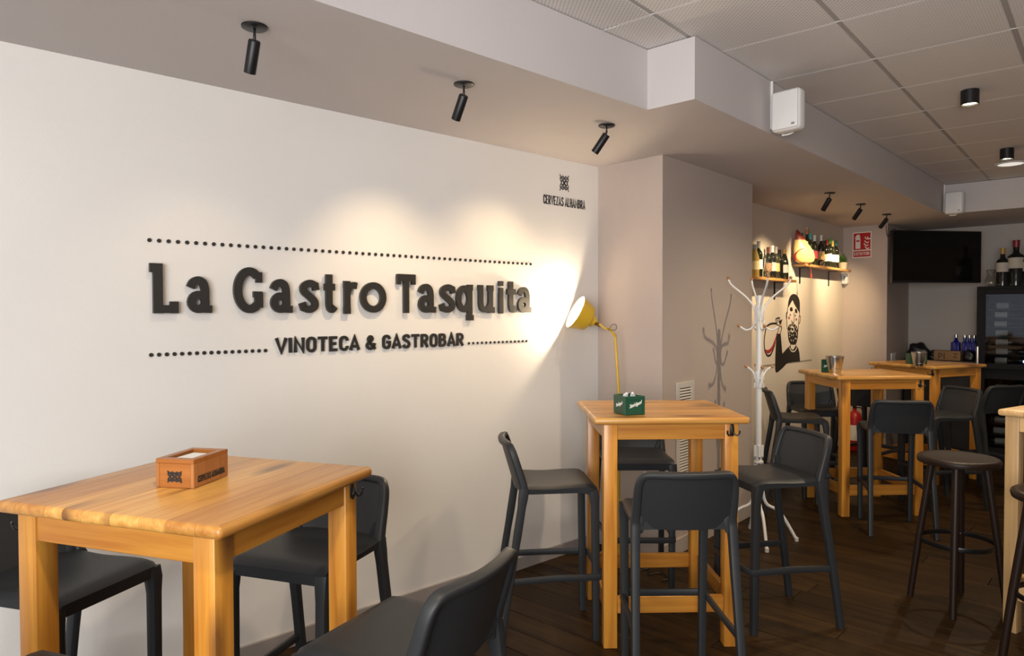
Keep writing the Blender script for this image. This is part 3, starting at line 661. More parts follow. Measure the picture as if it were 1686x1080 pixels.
# ------------------------------------------------------------------ floor lamp
base = V((.70, 4.62, 0))
SH0 = atpl(948, 513.5, (0, 4.60, 0), (0, 1, 0)); SAX = (CR*-.862 + CU*.46 - CF*.19).normalized(); SH1 = SH0 - SAX*.105
lamp = thing('floor_lamp', 'mustard yellow floor lamp lighting the sign wall from behind the table', 'lamp', base)
LB = lambda p: V(p)-base
finish(lathe(B(), [(0, 0), (.128, 0), (.13, .006), (.128, .02), (.118, .024), (0, .024)], 40), 'base', 'yellow', lamp, 40)
ptop = atpl(1013, 552, base, (0, 1, 0)); pb = atpl(1019, 645, base, (0, 1, 0))
el = atpl(1004, 541, (0, 4.61, 0), (0, 1, 0))
finish(sweep(B(), [(.005, 0, .022), LB(pb)*1.0, LB(ptop)-V((0, 0, .01))] + curve_pts([LB(ptop)+V((0, 0, .006)), LB(atpl(1012.5, 556, base, (0, 1, 0)))+V((0, 0, .012)), LB(el)], 5)[1:], .017, n=10, power=1), 'pole', 'yellow', lamp, 60)
ax = SAX; mS = Matrix.Translation(LB(SH1)) @ ax.to_track_quat('Z', 'Y').to_matrix().to_4x4(); Ls = .108; Rm = .114
finish(lathe(B(), [(.020, -.040), (.032, -.038), (.038, -.030), (.038, -.010), (.060, -.004), (.078, .004), (.086, .016), (Rm, Ls), (Rm-.003, Ls), (.083, .018), (.075, .008), (.03, .002)], 44, mS), 'lamp_shade', 'yellow', lamp, 40)
finish(lathe(B(), [(Rm-.0035, Ls-.001), (.0825, .0185), (.0745, .0085), (0, .0025)], 44, mS), 'shade_lining', 'shade_in', lamp, 40)
finish(lathe(B(), [(0, .070), (.018, .066), (.026, .05), (.024, .036), (.014, .016), (.014, .003), (0, .003)], 20, mS), 'light_bulb', 'bulb', lamp, 60)
nk = LB(SH1)-ax*.038
finish(sweep(B(), [nk, nk-ax*.022, nk-ax*.024, nk-ax*.05], [.036, .036, .030, .026], n=12, power=1), 'swivel_joint', 'brass', lamp, 60)
fk = nk-ax*.036
finish(sweep(B(), [fk+V((0, -.018, .004)), (fk+LB(el))/2+V((0, -.016, -.012)), LB(el)], [.014, .016, .018], n=8, power=1), 'fork', 'yellow', lamp, 60)
finish(sweep(B(), curve_pts([LB(atpl(x, y, (0, 4.59, 0), (0, 1, 0))) for x, y in ((999, 540), (1003, 541), (1007, 535), (1013, 534), (1015.5, 539), (1012, 544), (1006, 543), (1001, 543))], 3), .0035, n=6, power=1), 'switch_cord', 'black', lamp, 60)
pl = bpy.data.lights.new('bulb_light', 'POINT'); pl.energy = 9; pl.color = WARM2; pl.shadow_soft_size = .012
plo = bpy.data.objects.new('bulb_light', pl); COL.objects.link(plo); plo.location = SH1+ax*.086
cbp = [(.70+.05, 4.40, .012), (.78, 4.36, .008), (.86, 4.40, .008), (.84, 4.30, .008), (.92, 4.33, .008), (.95, 4.24, .008), (.90, 4.20, .008)]
tag(finish(sweep(B(), curve_pts(cbp, 6), .008, n=6, power=1), 'power_cable', 'black', smooth=60), 'black power cable on the floor beside the yellow lamp', 'cable')

# ------------------------------------------------------------------ coat stand
CP = V((1.755, 4.99, 0)); cs = thing('coat_stand', 'white metal coat stand with wooden ball tips beside the pillar', 'coat stand', CP)
zc = lambda y_: EYE-(y_-516.5)/FPX*4.99
finish(sweep(B(), [(0, 0, zc(800)), (0, 0, zc(488))], .040, n=16, power=1), 'pole', 'white2', cs, 60)
finish(lathe(B(), [(.024, zc(765)), (.033, zc(764)), (.033, zc(761)), (.024, zc(760)), (0.02, zc(760))], 20), 'collar', 'white2', cs, 50)
finish(lathe(B(), [(.026, zc(640)), (.031, zc(638)), (.031, zc(614)), (.026, zc(612))], 20), 'collar', 'white2', cs, 50)
finish(lathe(B(), [(.026, zc(530)), (.031, zc(528)), (.031, zc(505)), (.026, zc(503))], 20), 'collar', 'white2', cs, 50)
for k in range(4):
    a = R_(-97+90*k); d = V((cos(a), sin(a), 0)); f = lambda r, z: d*r+V((0, 0, z))
    lg_ = finish(sweep(B(), curve_pts([f(.024, zc(735)), f(.026, zc(790)), f(.05, zc(830)), f(.15, .20), f(.262, .012)], 5), .022, n=10, power=1), 'leg', 'white2', cs, 60)
    finish(lathe(B(), [(0, 0), (.014, 0), (.014, .025), (0, .025)], 12, Matrix.Translation(f(.263, 0))), 'foot_cap', 'ivory', lg_, 50)
    zt = zc(461 + (0 if k % 2 else 0)); a2 = R_(-5+90*k); d2_ = V((cos(a2), sin(a2), 0)); g_ = lambda r, z: d2_*r+V((0, 0, z))
    ar = finish(sweep(B(), curve_pts([g_(.215, zt), g_(.19, zt-.045), g_(.09, zt-.13), g_(.038, zt-.20), g_(.027, zt-.26), g_(.027, zc(525)), g_(.045, zc(540)), g_(.09, zc(545)), g_(.135, zc(539))], 4), .014, n=8, power=1), 'coat_arm', 'white2', cs, 60)
    for p in (g_(.215, zt+.008), g_(.142, zc(538))): 
        q = B(); bmesh.ops.create_icosphere(q, subdivisions=2, radius=.0125, matrix=Matrix.Translation(p)); finish(q, 'ball_tip', 'ball', ar, 80)
    lo_ = finish(sweep(B(), curve_pts([g_(.030, zc(640)), g_(.030, zc(622)), g_(.05, zc(612)), g_(.082, zc(606))], 4), .014, n=8, power=1), 'lower_arm', 'white2', cs, 60)
    q = B(); bmesh.ops.create_icosphere(q, subdivisions=2, radius=.0125, matrix=Matrix.Translation(g_(.09, zc(605)))); finish(q, 'ball_tip', 'ball', lo_, 80)

# ------------------------------------------------------------------ vent grille on the pillar
FCc = frame(Bc, tC)
vg = thing('vent_grille', 'tall narrow white louvred vent grille on the pillar side', 'vent', mw=FCc)
u0, u1, z0, z1 = .178, .424, .195, 1.152
q = B()
for c, s in (((u0+.02, -.006, (z0+z1)/2), (.04, .012, z1-z0)), ((u1-.02, -.006, (z0+z1)/2), (.04, .012, z1-z0)), (((u0+u1)/2, -.006, z1-.02), (u1-u0-.08, .012, .04)), (((u0+u1)/2, -.006, z0+.02), (u1-u0-.08, .012, .04))): box(q, c, s, .002, 1)
finish(q, 'frame', 'ivory', vg)
q = B(); box(q, ((u0+u1)/2, -.001, (z0+z1)/2), (u1-u0-.08, .002, z1-z0-.08)); finish(q, 'backing', 'decal', vg)
q = B(); box(q, (0, 0, 0), (u1-u0-.082, .003, .0125), 0, 1, Matrix.Rotation(R_(-30), 4, 'X')); sl = finish(q, 'louvre_slat', 'ivory', vg); ns = 46
for i in range(ns):
    o = sl if i == 0 else link(sl.data, 'louvre_slat', vg)
    o.location = ((u0+u1)/2, -.0085, z0+.052+(z1-z0-.104)*i/(ns-1))

# ------------------------------------------------------------------ speakers with conduits
def speaker(label, pc, rot_, s, p_cond, cond_t, lab2):
    t = thing('wall_speaker', label, 'speaker', mw=Matrix.Translation(pc) @ Matrix.Rotation(rot_, 4, 'Z') @ Matrix.Rotation(R_(0), 4, 'X'))
    w_, h_, d_ = .165*s, .225*s, .15*s
    q = B(); box(q, (0, 0, 0), (w_, d_*.55, h_), .022*s, 4); finish(q, 'cabinet', 'white', t, 40)
    q = B(); box(q, (0, -d_*.26, 0), (w_*.90, .018, h_*.92), .008, 3); gr = finish(q, 'grille', 'white', t, 40)
    q = B(); box(q, (w_*.30, -d_*.26-.0096, -h_*.37), (.018*s, .002, .010*s)); finish(q, 'badge', 'grey', gr)
    q = B(); box(q, (0, d_*.30, 0), (w_*.86, d_*.10, h_*.88), .012, 3); finish(q, 'rear_shell', 'grey', t, 40)
    q = B(); box(q, (0, d_*.40, 0), (.03, .05, .10), .003, 1); finish(q, 'bracket', 'white', t)
    q = B(); sweep(q, curve_pts([(-.04*s, d_*.3, -h_*.45), (-.05*s, d_*.2, -h_*.53), (0, d_*.1, -h_*.545), (.01, d_*.25, -h_*.50)], 5), .010, n=8, power=1); finish(q, 'cable', 'white', t, 60)
    q = B(); sweep(q, [(0, -.007, 0), (0, -.007, cond_t[1]-cond_t[0])], .014, .014, ref=(0, 1, 0), n=8, power=.4)
    tag(finish(q, 'cable_conduit', 'white', mw=frame(p_cond, cond_t[2]) @ Matrix.Translation((0, 0, cond_t[0]))), lab2, 'conduit')
nb2 = norm_(42.54)
pc = atpl(1269, 172, b2, nb2); pc.z = 0
zl = atpl(1271, 214, b2, nb2).z; sp_c = atpl(1298, 183, b2+nb2*.12, nb2)
speaker('white wall speaker nearest, on the beam face', sp_c, R_(-48), 1.0, pc, (zl, CEIL-.004, tb2), 'white vertical cable conduit beside the nearest speaker')
pc2 = b3 - tb2*.05; pc2.z = 0
sp2 = atpl(1572, 334, b3+tb2*.0-tM*.13, tM)
speaker('white wall speaker farther back, in the corner of the beams', sp2, R_(-46), 1.0, pc2, (S+.01, CEIL-.004, tb2), 'white vertical cable conduit beside the far speaker')

# ------------------------------------------------------------------ spotlights on the soffit
def spotlight(label, px_, py_, aim, power, group, ang=58, lit=True, s=1.0):
    p = atz(px_, py_, S); t = thing('ceiling_spotlight', label, 'spotlight', (p.x, p.y, S), 0, group); d = (V(aim)-p).normalized(); r = .021*s
    finish(lathe(B(), [(0, 0), (.045*s, 0), (.045*s, -.006), (.038*s, -.010), (.0, -.010)], 28), 'base_plate', 'black', t, 40)
    piv = V((0, 0, -.05*s)); finish(sweep(B(), [(0, 0, -.008), (0, 0, -.035*s), piv+d*.012], .011, n=8, power=1), 'stem', 'black', t, 60)
    mm = Matrix.Translation(piv) @ d.to_track_quat('Z', 'Y').to_matrix().to_4x4(); ln_ = .115*s
    finish(lathe(B(), [(0, 0), (r*.9, 0), (r, .004), (r, ln_), (r-.003, ln_), (r-.003, ln_-.010), (0, ln_-.010)], 24, mm), 'barrel', 'black', t, 40)
    finish(lathe(B(), [(0, ln_-.009), (r-.0035, ln_-.009), (r-.0035, ln_-.0085), (0, ln_-.008)], 20, mm), 'lens', 'bulb2' if lit else 'grey', t)
    if lit: spot('spot_beam', p+piv+d*(ln_+.004), V(aim), power, WARM, ang, 1.0, .02)
def onwall(x, y): return atpl(x, y, A, nW)
gs_ = 'black spotlights over the sign wall'
spotlight('nearest black spotlight over the sign wall, at the upper left', 419, 43, onwall(330, 640), 5, gs_, 80)
spotlight('middle black spotlight over the sign wall', 763.7, 138, onwall(630, 545), 18, gs_, 80)
spotlight('black spotlight over the sign wall nearest the pillar', 998.8, 206, onwall(800, 510), 17, gs_, 80)
gm = 'black spotlights before the mural wall'
def onmural(x, y): return atpl(x, y, Ee, nM)
spotlight('black spotlight before the mural wall, nearest the pillar', 1366, 317.5, onmural(1262, 500), 61, gm, 75)
spotlight('middle black spotlight before the mural wall', 1417, 336, onmural(1318, 480), 61, gm, 75)
spotlight('black spotlight before the mural wall, farthest back', 1460, 352.5, onmural(1365, 480), 68, gm, 75)
def cyl(label, px_, py_, power):
    p = atz(px_, py_, CEIL); t = thing('ceiling_downlight', label, 'downlight', (p.x, p.y, CEIL), 0, 'black cylinder downlights'); r, h = .048, .085
    finish(lathe(B(), [(0, 0), (r, 0), (r, -h), (r-.004, -h), (r-.006, -h+.014), (0, -h+.014)], 32), 'housing', 'black', t, 40)
    finish(lathe(B(), [(0, -h+.013), (r-.008, -h+.013), (r-.009, -h+.011), (0, -h+.009)], 24), 'lens', 'bulb2', t)
    spot('downlight_beam', (p.x, p.y, CEIL-h-.003), (p.x, p.y, 0), power, WARM2, 150, .7, .03)
cyl('larger black cylinder downlight nearer on the tiled ceiling', 1597, 149, 70)
cyl('smaller black cylinder downlight farther back on the tiled ceiling', 1658, 245, 40)
p = atz(1664, 269, CEIL); t = thing('recessed_downlight', 'flat round recessed ceiling light behind the cylinder downlights', 'downlight', (p.x, p.y, CEIL))
finish(lathe(B(), [(0, 0), (.12, 0), (.118, -.008), (.098, -.009), (.098, -.004), (0, -.004)], 32), 'rim', 'white', t, 40)
finish(lathe(B(), [(0, -.0045), (.096, -.0045), (.096, -.006), (0, -.006)], 32), 'diffuser', 'disk', t, 40)

# ------------------------------------------------------------------ shelves and bottles on the mural wall
FM = frame(Ee, tM)
def um(x, y, off=0):
    q = atpl(x, y, Ee+nM*off, nM); return (q-Ee).dot(tM), q.z
def shelf(label, u0, u1, z, br, dep=.13):
    t = thing('wall_shelf', label, 'shelf', mw=FM)
    q = B(); box(q, (0, -dep/2, z-.0125), (u1-u0, dep, .025), .002, 1); o = finish(q, 'board', 'shelfw', t, 40); 
    o.data.transform(Matrix.Identity(4)); o.location = ((u0+u1)/2, 0, 0)
    for b_ in br:
        q = B(); box(q, (b_, -.0025, z-.025-.085), (.03, .005, .17)); box(q, (b_, -.05, z-.0275), (.03, .095, .005)); finish(q, 'bracket', 'black', t)
ZS1, ZS2 = 1.945, 2.122
shelf('lower wooden wall shelf of wine bottles nearest the pillar', -3.0, -1.87, ZS1, (-2.11, -2.85))
shelf('upper wooden wall shelf with the ham and wine bottles', -1.60, -.13, ZS2, (-1.43, -.52))
bmats = {}
def bm_(col, rough=.25, kind='p'):
    k = (col, rough, kind)
    if k not in bmats: bmats[k] = plain('bottle_colour', col, rough) if kind == 'p' else plain('bottle_glass', col, .06)
    return bmats[k]
def bottle(u, z, off, label, cap, lab, glass=(.012, .016, .010), h=.31, r=.038, kind='bordeaux', fr=FM, group=None, lz=(.07, .15), loc=None, capl=.065, pos=None):
    mw = fr @ Matrix.Translation((u, -off, z+.0008)) if pos is None else Matrix.Translation(pos)
    t = thing('wine_bottle', label, 'bottle', mw=mw, group=group); n = r*.37; sh = h*.62 if kind == 'bordeaux' else h*.52
    pr = [(0, 0), (r*.9, 0), (r, .005), (r, sh)]
    pr += [(r*.97, sh+.012), (r*.8, sh+.028), (n*1.25, sh+.045), (n, sh+.06)] if kind == 'bordeaux' else [(r*.95, sh+.02), (r*.75, sh+.05), (n*1.3, sh+.085), (n, sh+.11)]
    pr += [(n, h-capl), (0, h-capl)]
    finish(lathe(B(), pr, 20), 'body', bm_(glass, .06, 'g'), t, 40)
    finish(lathe(B(), [(0, h-capl), (n*1.12, h-capl), (n*1.15, h-.02), (n*1.25, h-.018), (n*1.25, h-.002), (0, h)], 16), 'capsule', bm_(cap, .35), t, 40)
    if lab: finish(lathe(B(), [(r+.0004, h*lz[0]/.31), (r+.0008, h*lz[0]/.31), (r+.0008, h*lz[1]/.31), (r+.0004, h*lz[1]/.31)], 20), 'label', bm_(lab, .7), t, 40)
    return t
g1 = 'wine bottles on the lower shelf'; D_ = .10
def ub(px_, z, off): # along-wall coordinate of an object seen at pixel column px_
    lo, hi = -4, 1.5
    for _ in range(40):
        mi = (lo+hi)/2; P = Ee + tM*mi + nM*off; P.z = z; d = P-CAM
        x = 843+FPX*d.dot(CR)/d.dot(CF)
        lo, hi = (mi, hi) if x < px_ else (lo, mi)
    return mi
for px_, off, lb, cap, lab, gl, h, kind in (
    (1243, .06, 'pale wine bottle at the pillar end of the lower shelf, half hidden', (.3, .3, .28), (.62, .5, .25), (.35, .24, .06), .30, 'burg'),
    (1249, .06, 'dark wine bottle with grey capsule and white label, left on the lower shelf', (.33, .33, .31), (.8, .77, .7), (.01, .014, .01), .335, 'bordeaux'),
    (1264.5, .042, 'dark wine bottle with brown-red capsule on the lower shelf', (.10, .03, .025), (.25, .14, .08), (.01, .012, .01), .30, 'bordeaux'),
    (1271.5, .06, 'wine bottle with white capsule and cream label on the lower shelf', (.75, .74, .70), (.72, .58, .4), (.012, .012, .01), .315, 'bordeaux'),
    (1277.5, .06, 'wine bottle with silver-grey capsule and tan label on the lower shelf', (.35, .33, .31), (.55, .34, .14), (.03, .03, .02), .31, 'bordeaux'),
    (1283, .06, 'all black wine bottle with black capsule on the lower shelf', (.012, .012, .012), None, (.008, .01, .008), .29, 'bordeaux'),
    (1291.5, .06, 'broad dark wine bottle with gold capsule at the right end of the lower shelf', (.5, .3, .08), (.6, .57, .52), (.02, .02, .012), .30, 'burg')):
    bottle(ub(px_, ZS1+.1, off), ZS1, off, lb, cap, lab, gl, h, .039 if kind == 'burg' else .036, kind, group=g1)
g2 = 'wine bottles on the upper shelf'
for px_, off, lb, cap, lab, gl, h, kind in (
    (1319.5, .036, 'dark bottle half hidden behind the ham on the upper shelf', (.05, .06, .03), None, (.02, .03, .015), .33, 'bordeaux'),
    (1328.5, .042, 'tall dark bottle with orange-brown capsule next to the ham', (.45, .17, .04), None, (.02, .014, .008), .39, 'bordeaux'),
    (1334, .042, 'bottle with turquoise capsule on the upper shelf', (.05, .42, .40), (.7, .66, .6), (.02, .03, .015), .345, 'bordeaux'),
    (1341, .06, 'bottle with white capsule and pink-red label on the upper shelf', (.78, .76, .72), (.55, .06, .10), (.03, .025, .012), .33, 'bordeaux'),
    (1352, .042, 'tall bottle with white capsule and orange label in the middle of the upper shelf', (.78, .74, .68), (.62, .38, .12), (.015, .015, .01), .355, 'bordeaux'),
    (1357.5, .05, 'bottle with black capsule on the upper shelf', (.012, .014, .012), (.7, .62, .5), (.012, .014, .01), .30, 'bordeaux'),
    (1361.5, .06, 'bottle with bright red capsule and white label on the upper shelf', (.5, .03, .02), (.8, .78, .72), (.015, .015, .01), .315, 'bordeaux'),
    (1366, .05, 'bottle with bright green capsule on the upper shelf', (.05, .28, .05), (.75, .7, .55), (.015, .02, .01), .34, 'bordeaux'),
    (1370.5, .075, 'bottle with yellow capsule and white label on the upper shelf', (.6, .42, .1), (.8, .78, .72), (.02, .02, .012), .31, 'bordeaux'),
    (1376, .06, 'dark bottle with teal-green capsule and white label, last before the plant', (.01, .16, .13), (.8, .77, .7), (.012, .014, .01), .33, 'bordeaux')):
    bottle(ub(px_, ZS2+.1, off), ZS2, off, lb, cap, lab, gl, h, .034, kind, group=g2)
def flask(label, u, z, off, fr, s=1, name='glass_decanter', pos=None, porron=False):
    mw = fr @ Matrix.Translation((u, -off, z+.001)) if pos is None else Matrix.Translation(pos)
    t = thing(name, label, 'decanter', mw=mw)
    pr = [(0, 0), (.05*s, 0), (.062*s, .02*s), (.058*s, .06*s), (.03*s, .12*s), (.015*s, .17*s), (.013*s, .25*s), (.017*s, .262*s)]
    if name == 'glass_carafe': pr = [(0, 0), (.055*s, 0), (.062*s, .03*s), (.060*s, .08*s), (.035*s, .13*s), (.034*s, .16*s), (.052*s, .20*s)]
    inn = [(max(0, r-.0025), zz+.003) for r, zz in reversed(pr)]
    finish(lathe(B(), pr+inn[:-1]+[(0, .004)], 24), 'body', 'glass', t, 50)
    if porron: finish(sweep(B(), curve_pts([(.045*s, 0, .05*s), (.085*s, -.03*s, .10*s), (.11*s, -.05*s, .19*s)], 5), [.022, .020, .018, .016, .014, .012, .011, .010, .009, .008, .008], n=8, power=1), 'spout', 'glass', t, 60)
flask('clear glass wine pitcher with spout among the lower shelf bottles', ub(1260.5, ZS1+.05, .088), ZS1, .088, FM, .68, porron=True)
flask('clear glass wine pitcher with spout among the upper shelf bottles', ub(1351, ZS2+.05, .088), ZS2, .088, FM, .68, porron=True)
# cured ham: flattened pear leaning on the wall
hu = ub(1325, ZS2+.1, .108)
ham = thing('cured_ham', 'pale cured ham shoulder tied with red string on the upper shelf', 'ham', mw=FM @ Matrix.Translation((hu, -.108, ZS2+.002)) @ Matrix.Rotation(R_(-38), 4, 'Z'))
q = B(); lathe(q, [(0, 0), (.07, .004), (.102, .025), (.114, .065), (.112, .11), (.098, .16), (.076, .21), (.052, .26), (.026, .31), (.012, .335), (0, .34)], 24)
for v in q.verts: v.co.y *= .33; v.co.x -= max(0, v.co.z-.08)*.33
mh = plain('ham_fat', (.72, .47, .17), .38, bump=.2, bscale=40, var=.12); finish(q, 'flesh', mh, ham, 60)
q = B(); lathe(q, [(.062, .243), (.040, .288), (.020, .325), (0, .35)], 20)
for v in q.verts: v.co.y = v.co.y*.35; v.co.x -= max(0, v.co.z-.08)*.33
finish(q, 'hock_tip', plain('ham_rind', (.22, .02, .012), .4), ham, 60)
q = B(); P = [(-.113*cos(a)*1.0-.002, -.072*sin(a)*.2, .078+.075*sin(a)) for a in [R_(x) for x in range(-70, 75, 12)]]
finish(sweep(q, P, .016, .05, ref=(0, 1, 0), n=8, power=1), 'red_rind', plain('ham_red', (.38, .03, .02), .4), ham, 60)
finish(sweep(B(), curve_pts([(-.10, -.02, .035), (-.06, -.035, .012), (0, -.04, .004), (.04, -.042, -.05), (.045, -.04, -.11)], 6), .006, n=6, power=1), 'tie_string', 'string', ham, 60)
finish(sweep(B(), [(.045, -.04, -.10), (.047, -.04, -.125), (.047, -.04, -.15)], [.010, .02, .016], n=8, power=1), 'string_tassel', 'string', ham, 60)
# plant
pu = ub(1388, ZS2+.06, .07); pt = thing('potted_plant', 'small bushy green plant in a cream pot at the end of the upper shelf', 'plant', mw=FM @ Matrix.Translation((pu, -.07, ZS2+.001)))
finish(lathe(B(), [(0, 0), (.036, 0), (.047, .085), (.042, .085), (.038, .07), (0, .07)], 20), 'pot', 'pot', pt, 40)
q = B(); rg = random.Random(4)
for i in range(220):
    th_ = rg.uniform(0, 2*pi); ph = rg.uniform(0, 1.25); d = V((cos(th_)*sin(ph), sin(th_)*sin(ph)*.8, cos(ph))); l = rg.uniform(.085, .14)*(1-.5*sin(ph)**2); p0_ = V((0, 0, .07)); s_ = d.cross(V((.3, .2, 1))).normalized()*.004
    a = p0_+d*l*.35; v1, v2, v3, v4 = (q.verts.new(x) for x in (a-s_, a+s_, p0_+d*l+s_*.3+V((0, 0, -.01)), p0_+d*l*.7-s_)); q.faces.new((v1, v2, v3, v4))
fo = finish(q, 'foliage', 'plant', pt); fo['kind'] = 'stuff'

# ------------------------------------------------------------------ mural
mu = thing('wall_mural', 'black painted mural of a bearded man drinking from a wineskin', 'mural', mw=FM)
def mz(x, y): return um(1240+x/7.2, 470+y/7.2)
def mp_(pts): return [mz(*p) for p in pts]
def sm(pts, n=4): return [(p[0], p[1]) for p in curve_pts([(a, b_, 0) for a, b_ in pts], n, True)]
def fill(name, pts, mat, d=.0012, smooth=True):
    p = mp_(pts); p = sm(p) if smooth else p; finish(slab(B(), p, 0, d), name, mat, mu)
LW = .013
def line(bm, pts, w=LW, d=.0010, cl=False): ribbon(bm, C2(*mp_(pts)), w, 0, d, cl)
fill('hair', [(412, 262), (414, 215), (426, 158), (446, 120), (472, 101), (502, 106), (530, 132), (547, 172), (553, 230), (551, 340), (541, 312), (512, 262), (486, 216), (467, 176), (450, 202), (430, 236)], 'decal')
fill('eye', [(440, 262), (464, 262), (466, 302), (439, 302)], 'decal'); fill('eye', [(497, 280), (518, 285), (523, 325), (500, 322)], 'decal')
fill('beard', [(410, 545), (412, 500), (432, 465), (468, 453), (505, 470), (526, 510), (531, 560), (524, 640), (505, 692), (474, 703), (440, 690), (418, 640)], 'decal')
fill('body', [(275, 572), (325, 572), (322, 700), (318, 846), (345, 812), (392, 756), (428, 722), (443, 712), (447, 745), (472, 768), (497, 745), (507, 712), (535, 746), (548, 802), (556, 900), (470, 908), (402, 920), (350, 976), (292, 1028), (271, 1032), (260, 1000), (262, 850), (269, 700)], 'decal', smooth=False)
fill('wineskin_spout', [(303, 425), (347, 400), (332, 450), (322, 482), (314, 450)], 'decal', smooth=False)
fill('wine', [(143, 758), (170, 765), (198, 752), (228, 712), (258, 636), (300, 522), (292, 566), (264, 660), (228, 762), (183, 806), (160, 800)], 'decal_red')
fill('cheek', [(418, 372), (428, 368), (434, 388), (426, 402), (419, 394)], 'decal_red'); fill('cheek', [(504, 395), (514, 388), (521, 402), (513, 418), (505, 412)], 'decal_red')
fill('freckle', [(436, 338), (445, 340), (443, 360), (435, 356)], 'decal'); fill('freckle', [(497, 345), (505, 347), (503, 368), (496, 364)], 'decal')
q = B()
line(q, [(411, 262), (402, 330), (398, 420), (404, 520)]); line(q, [(550, 340), (540, 420), (535, 500), (530, 555)])
line(q, [(484, 320), (486, 400), (480, 438), (468, 444), (459, 430), (458, 410)])
line(q, [(410, 318), (394, 330), (391, 370), (398, 402)]); line(q, [(545, 358), (560, 372), (557, 420), (543, 455)])
line(q, [(282, 450), (212, 455), (162, 488), (142, 560), (131, 650), (136, 762), (158, 818), (180, 834), (212, 812), (248, 725), (264, 660)], .02)
line(q, [(285, 572), (302, 520), (292, 478), (275, 440), (268, 400), (286, 388), (312, 384), (318, 420)]); line(q, [(320, 572), (336, 510), (330, 470)]); line(q, [(283, 400), (290, 440)]); line(q, [(300, 392), (304, 425)])
line(q, [(440, 700), (443, 714)]); line(q, [(505, 695), (507, 714)])
finish(q, 'outline', 'decal', mu)['kind'] = 'stuff'
q = B()
line(q, [(430, 735), (448, 772), (472, 784), (498, 772), (516, 735)], .012, .0018); line(q, [(447, 500), (462, 492), (480, 505), (482, 528), (468, 548), (452, 540), (446, 518)], .016, .0018)
rr = random.Random(2)
for i, (x, y) in enumerate([(435, 490), (450, 476), (470, 470), (498, 490), (515, 515), (420, 545), (436, 545), (498, 545), (514, 560), (430, 608), (455, 590), (476, 588), (512, 585), (448, 650), (474, 652), (497, 628), (510, 632), (430, 575)]): line(q, [(x-2, y-9), (x+2, y+9)], .012, .0018)
finish(q, 'beard_highlight', 'decal_white', mu)['kind'] = 'stuff'
q = B(); n = 56
for i in range(n):
    x = 105+585*i/(n-1); y = 958+(885-958)*i/(n-1); u_, z_ = mz(x, y)
    slab(q, [(u_-.006, z_-.009), (u_+.006, z_-.009), (u_+.006, z_+.009), (u_-.006, z_+.009)], 0, .0006)
finish(q, 'dotted_line', 'decal', mu)['kind'] = 'stuff'

# ------------------------------------------------------------------ far pillar: extinguisher sign, dispenser, extinguisher, socket
FG = frame(Ee, tG)
es = thing('extinguisher_sign', 'red and white EXTINTOR fire extinguisher sign on the far pillar', 'sign', mw=FG)
u0, u1, z0, z1 = .112, .327, 2.266, 2.571; wS, hS = u1-u0, z1-z0; ucx = (u0+u1)/2
q = B(); box(q, (ucx, -.0015, (z0+z1)/2), (wS, .003, hS)); finish(q, 'board', 'signw', es)
zb = z0+hS*.30
q = B(); box(q, (ucx, -.0035, (zb+z1)/2-.004), (wS*.90, .001, z1-zb-hS*.055)); finish(q, 'red_panel', 'red', es)
q = B(); box(q, (ucx, -.0035, z0+hS*.155), (wS*.90, .001, hS*.225)); finish(q, 'red_panel', 'red', es)
finish(text_mesh(B(), UC, 'EXTINTOR', u0+wS*.10, u1-wS*.10, z0+hS*.10, hS*.125, .0062, .004, .0052, .10), 'lettering', 'signw', es)
ex_ = lambda a, c: (u0+wS*a, z0+hS*c)
q = B(); slab(q, [ex_(*p) for p in ((.16, .36), (.42, .36), (.42, .70), (.40, .75), (.34, .78), (.33, .83), (.40, .86), (.38, .90), (.28, .91), (.20, .88), (.14, .80), (.13, .74), (.17, .74), (.20, .80), (.25, .83), (.25, .78), (.18, .75), (.16, .70))], .004, .0052); finish(q, 'pictogram_extinguisher', 'signw', es)
q = B(); slab(q, [ex_(*p) for p in ((.20, .63), (.38, .63), (.38, .69), (.20, .69))], .0052, .006); finish(q, 'pictogram_band', 'red', es)
q = B()
for x, y, l in ((.66, .80, .15), (.78, .80, .10), (.65, .66, .16), (.62, .55, .18), (.68, .43, .14)):
    ribbon(q, C2(*[ex_(*p) for p in ((x, y), (x+.05, y-.06), (x+l*.9, y-.09), (x+.20, y-.05))]), .0115, .004, .0052)
finish(q, 'pictogram_flames', 'signw', es)
dp = thing('wall_dispenser', 'small white wall dispenser in the corner under the end of the upper shelf', 'dispenser', mw=FG @ Matrix.Translation((.042, 0, 2.025)))
q = B(); box(q, (0, -.035, 0), (.072, .07, .135), .018, 4); finish(q, 'housing', 'white', dp, 40)
q = B(); sweep(q, curve_pts([(0, -.071, .035), (.008, -.072, .01), (0, -.072, -.02)], 4), .012, n=6); finish(q, 'slot', 'grey', dp)
fe = thing('fire_extinguisher', 'red fire extinguisher standing on the floor against the far pillar behind the bucket table', 'extinguisher', mw=FG @ Matrix.Translation((.20, -.12, 0.002)))
finish(lathe(B(), [(0, 0), (.075, 0), (.08, .01), (.08, .37), (.07, .42), (.035, .455), (.022, .46), (.022, .49), (0, .49)], 24), 'cylinder', 'extred', fe, 40)
finish(lathe(B(), [(.0805, .12), (.0812, .12), (.0812, .30), (.0805, .30)], 24), 'label', 'signw', fe, 40)
q = B(); box(q, (0, 0, .505), (.03, .05, .03), .004, 1); box(q, (0, -.05, .53), (.02, .10, .012), .003, 1); box(q, (0, .095, .35), (.06, .03, .05)); finish(q, 'valve', 'black', fe)
finish(sweep(B(), curve_pts([(.02, 0, .50), (.07, 0, .50), (.10, 0, .42), (.095, 0, .15)], 5), .016, n=8, power=1), 'hose', 'black', fe, 60)
FR = frame(G, tM); us = 0.28
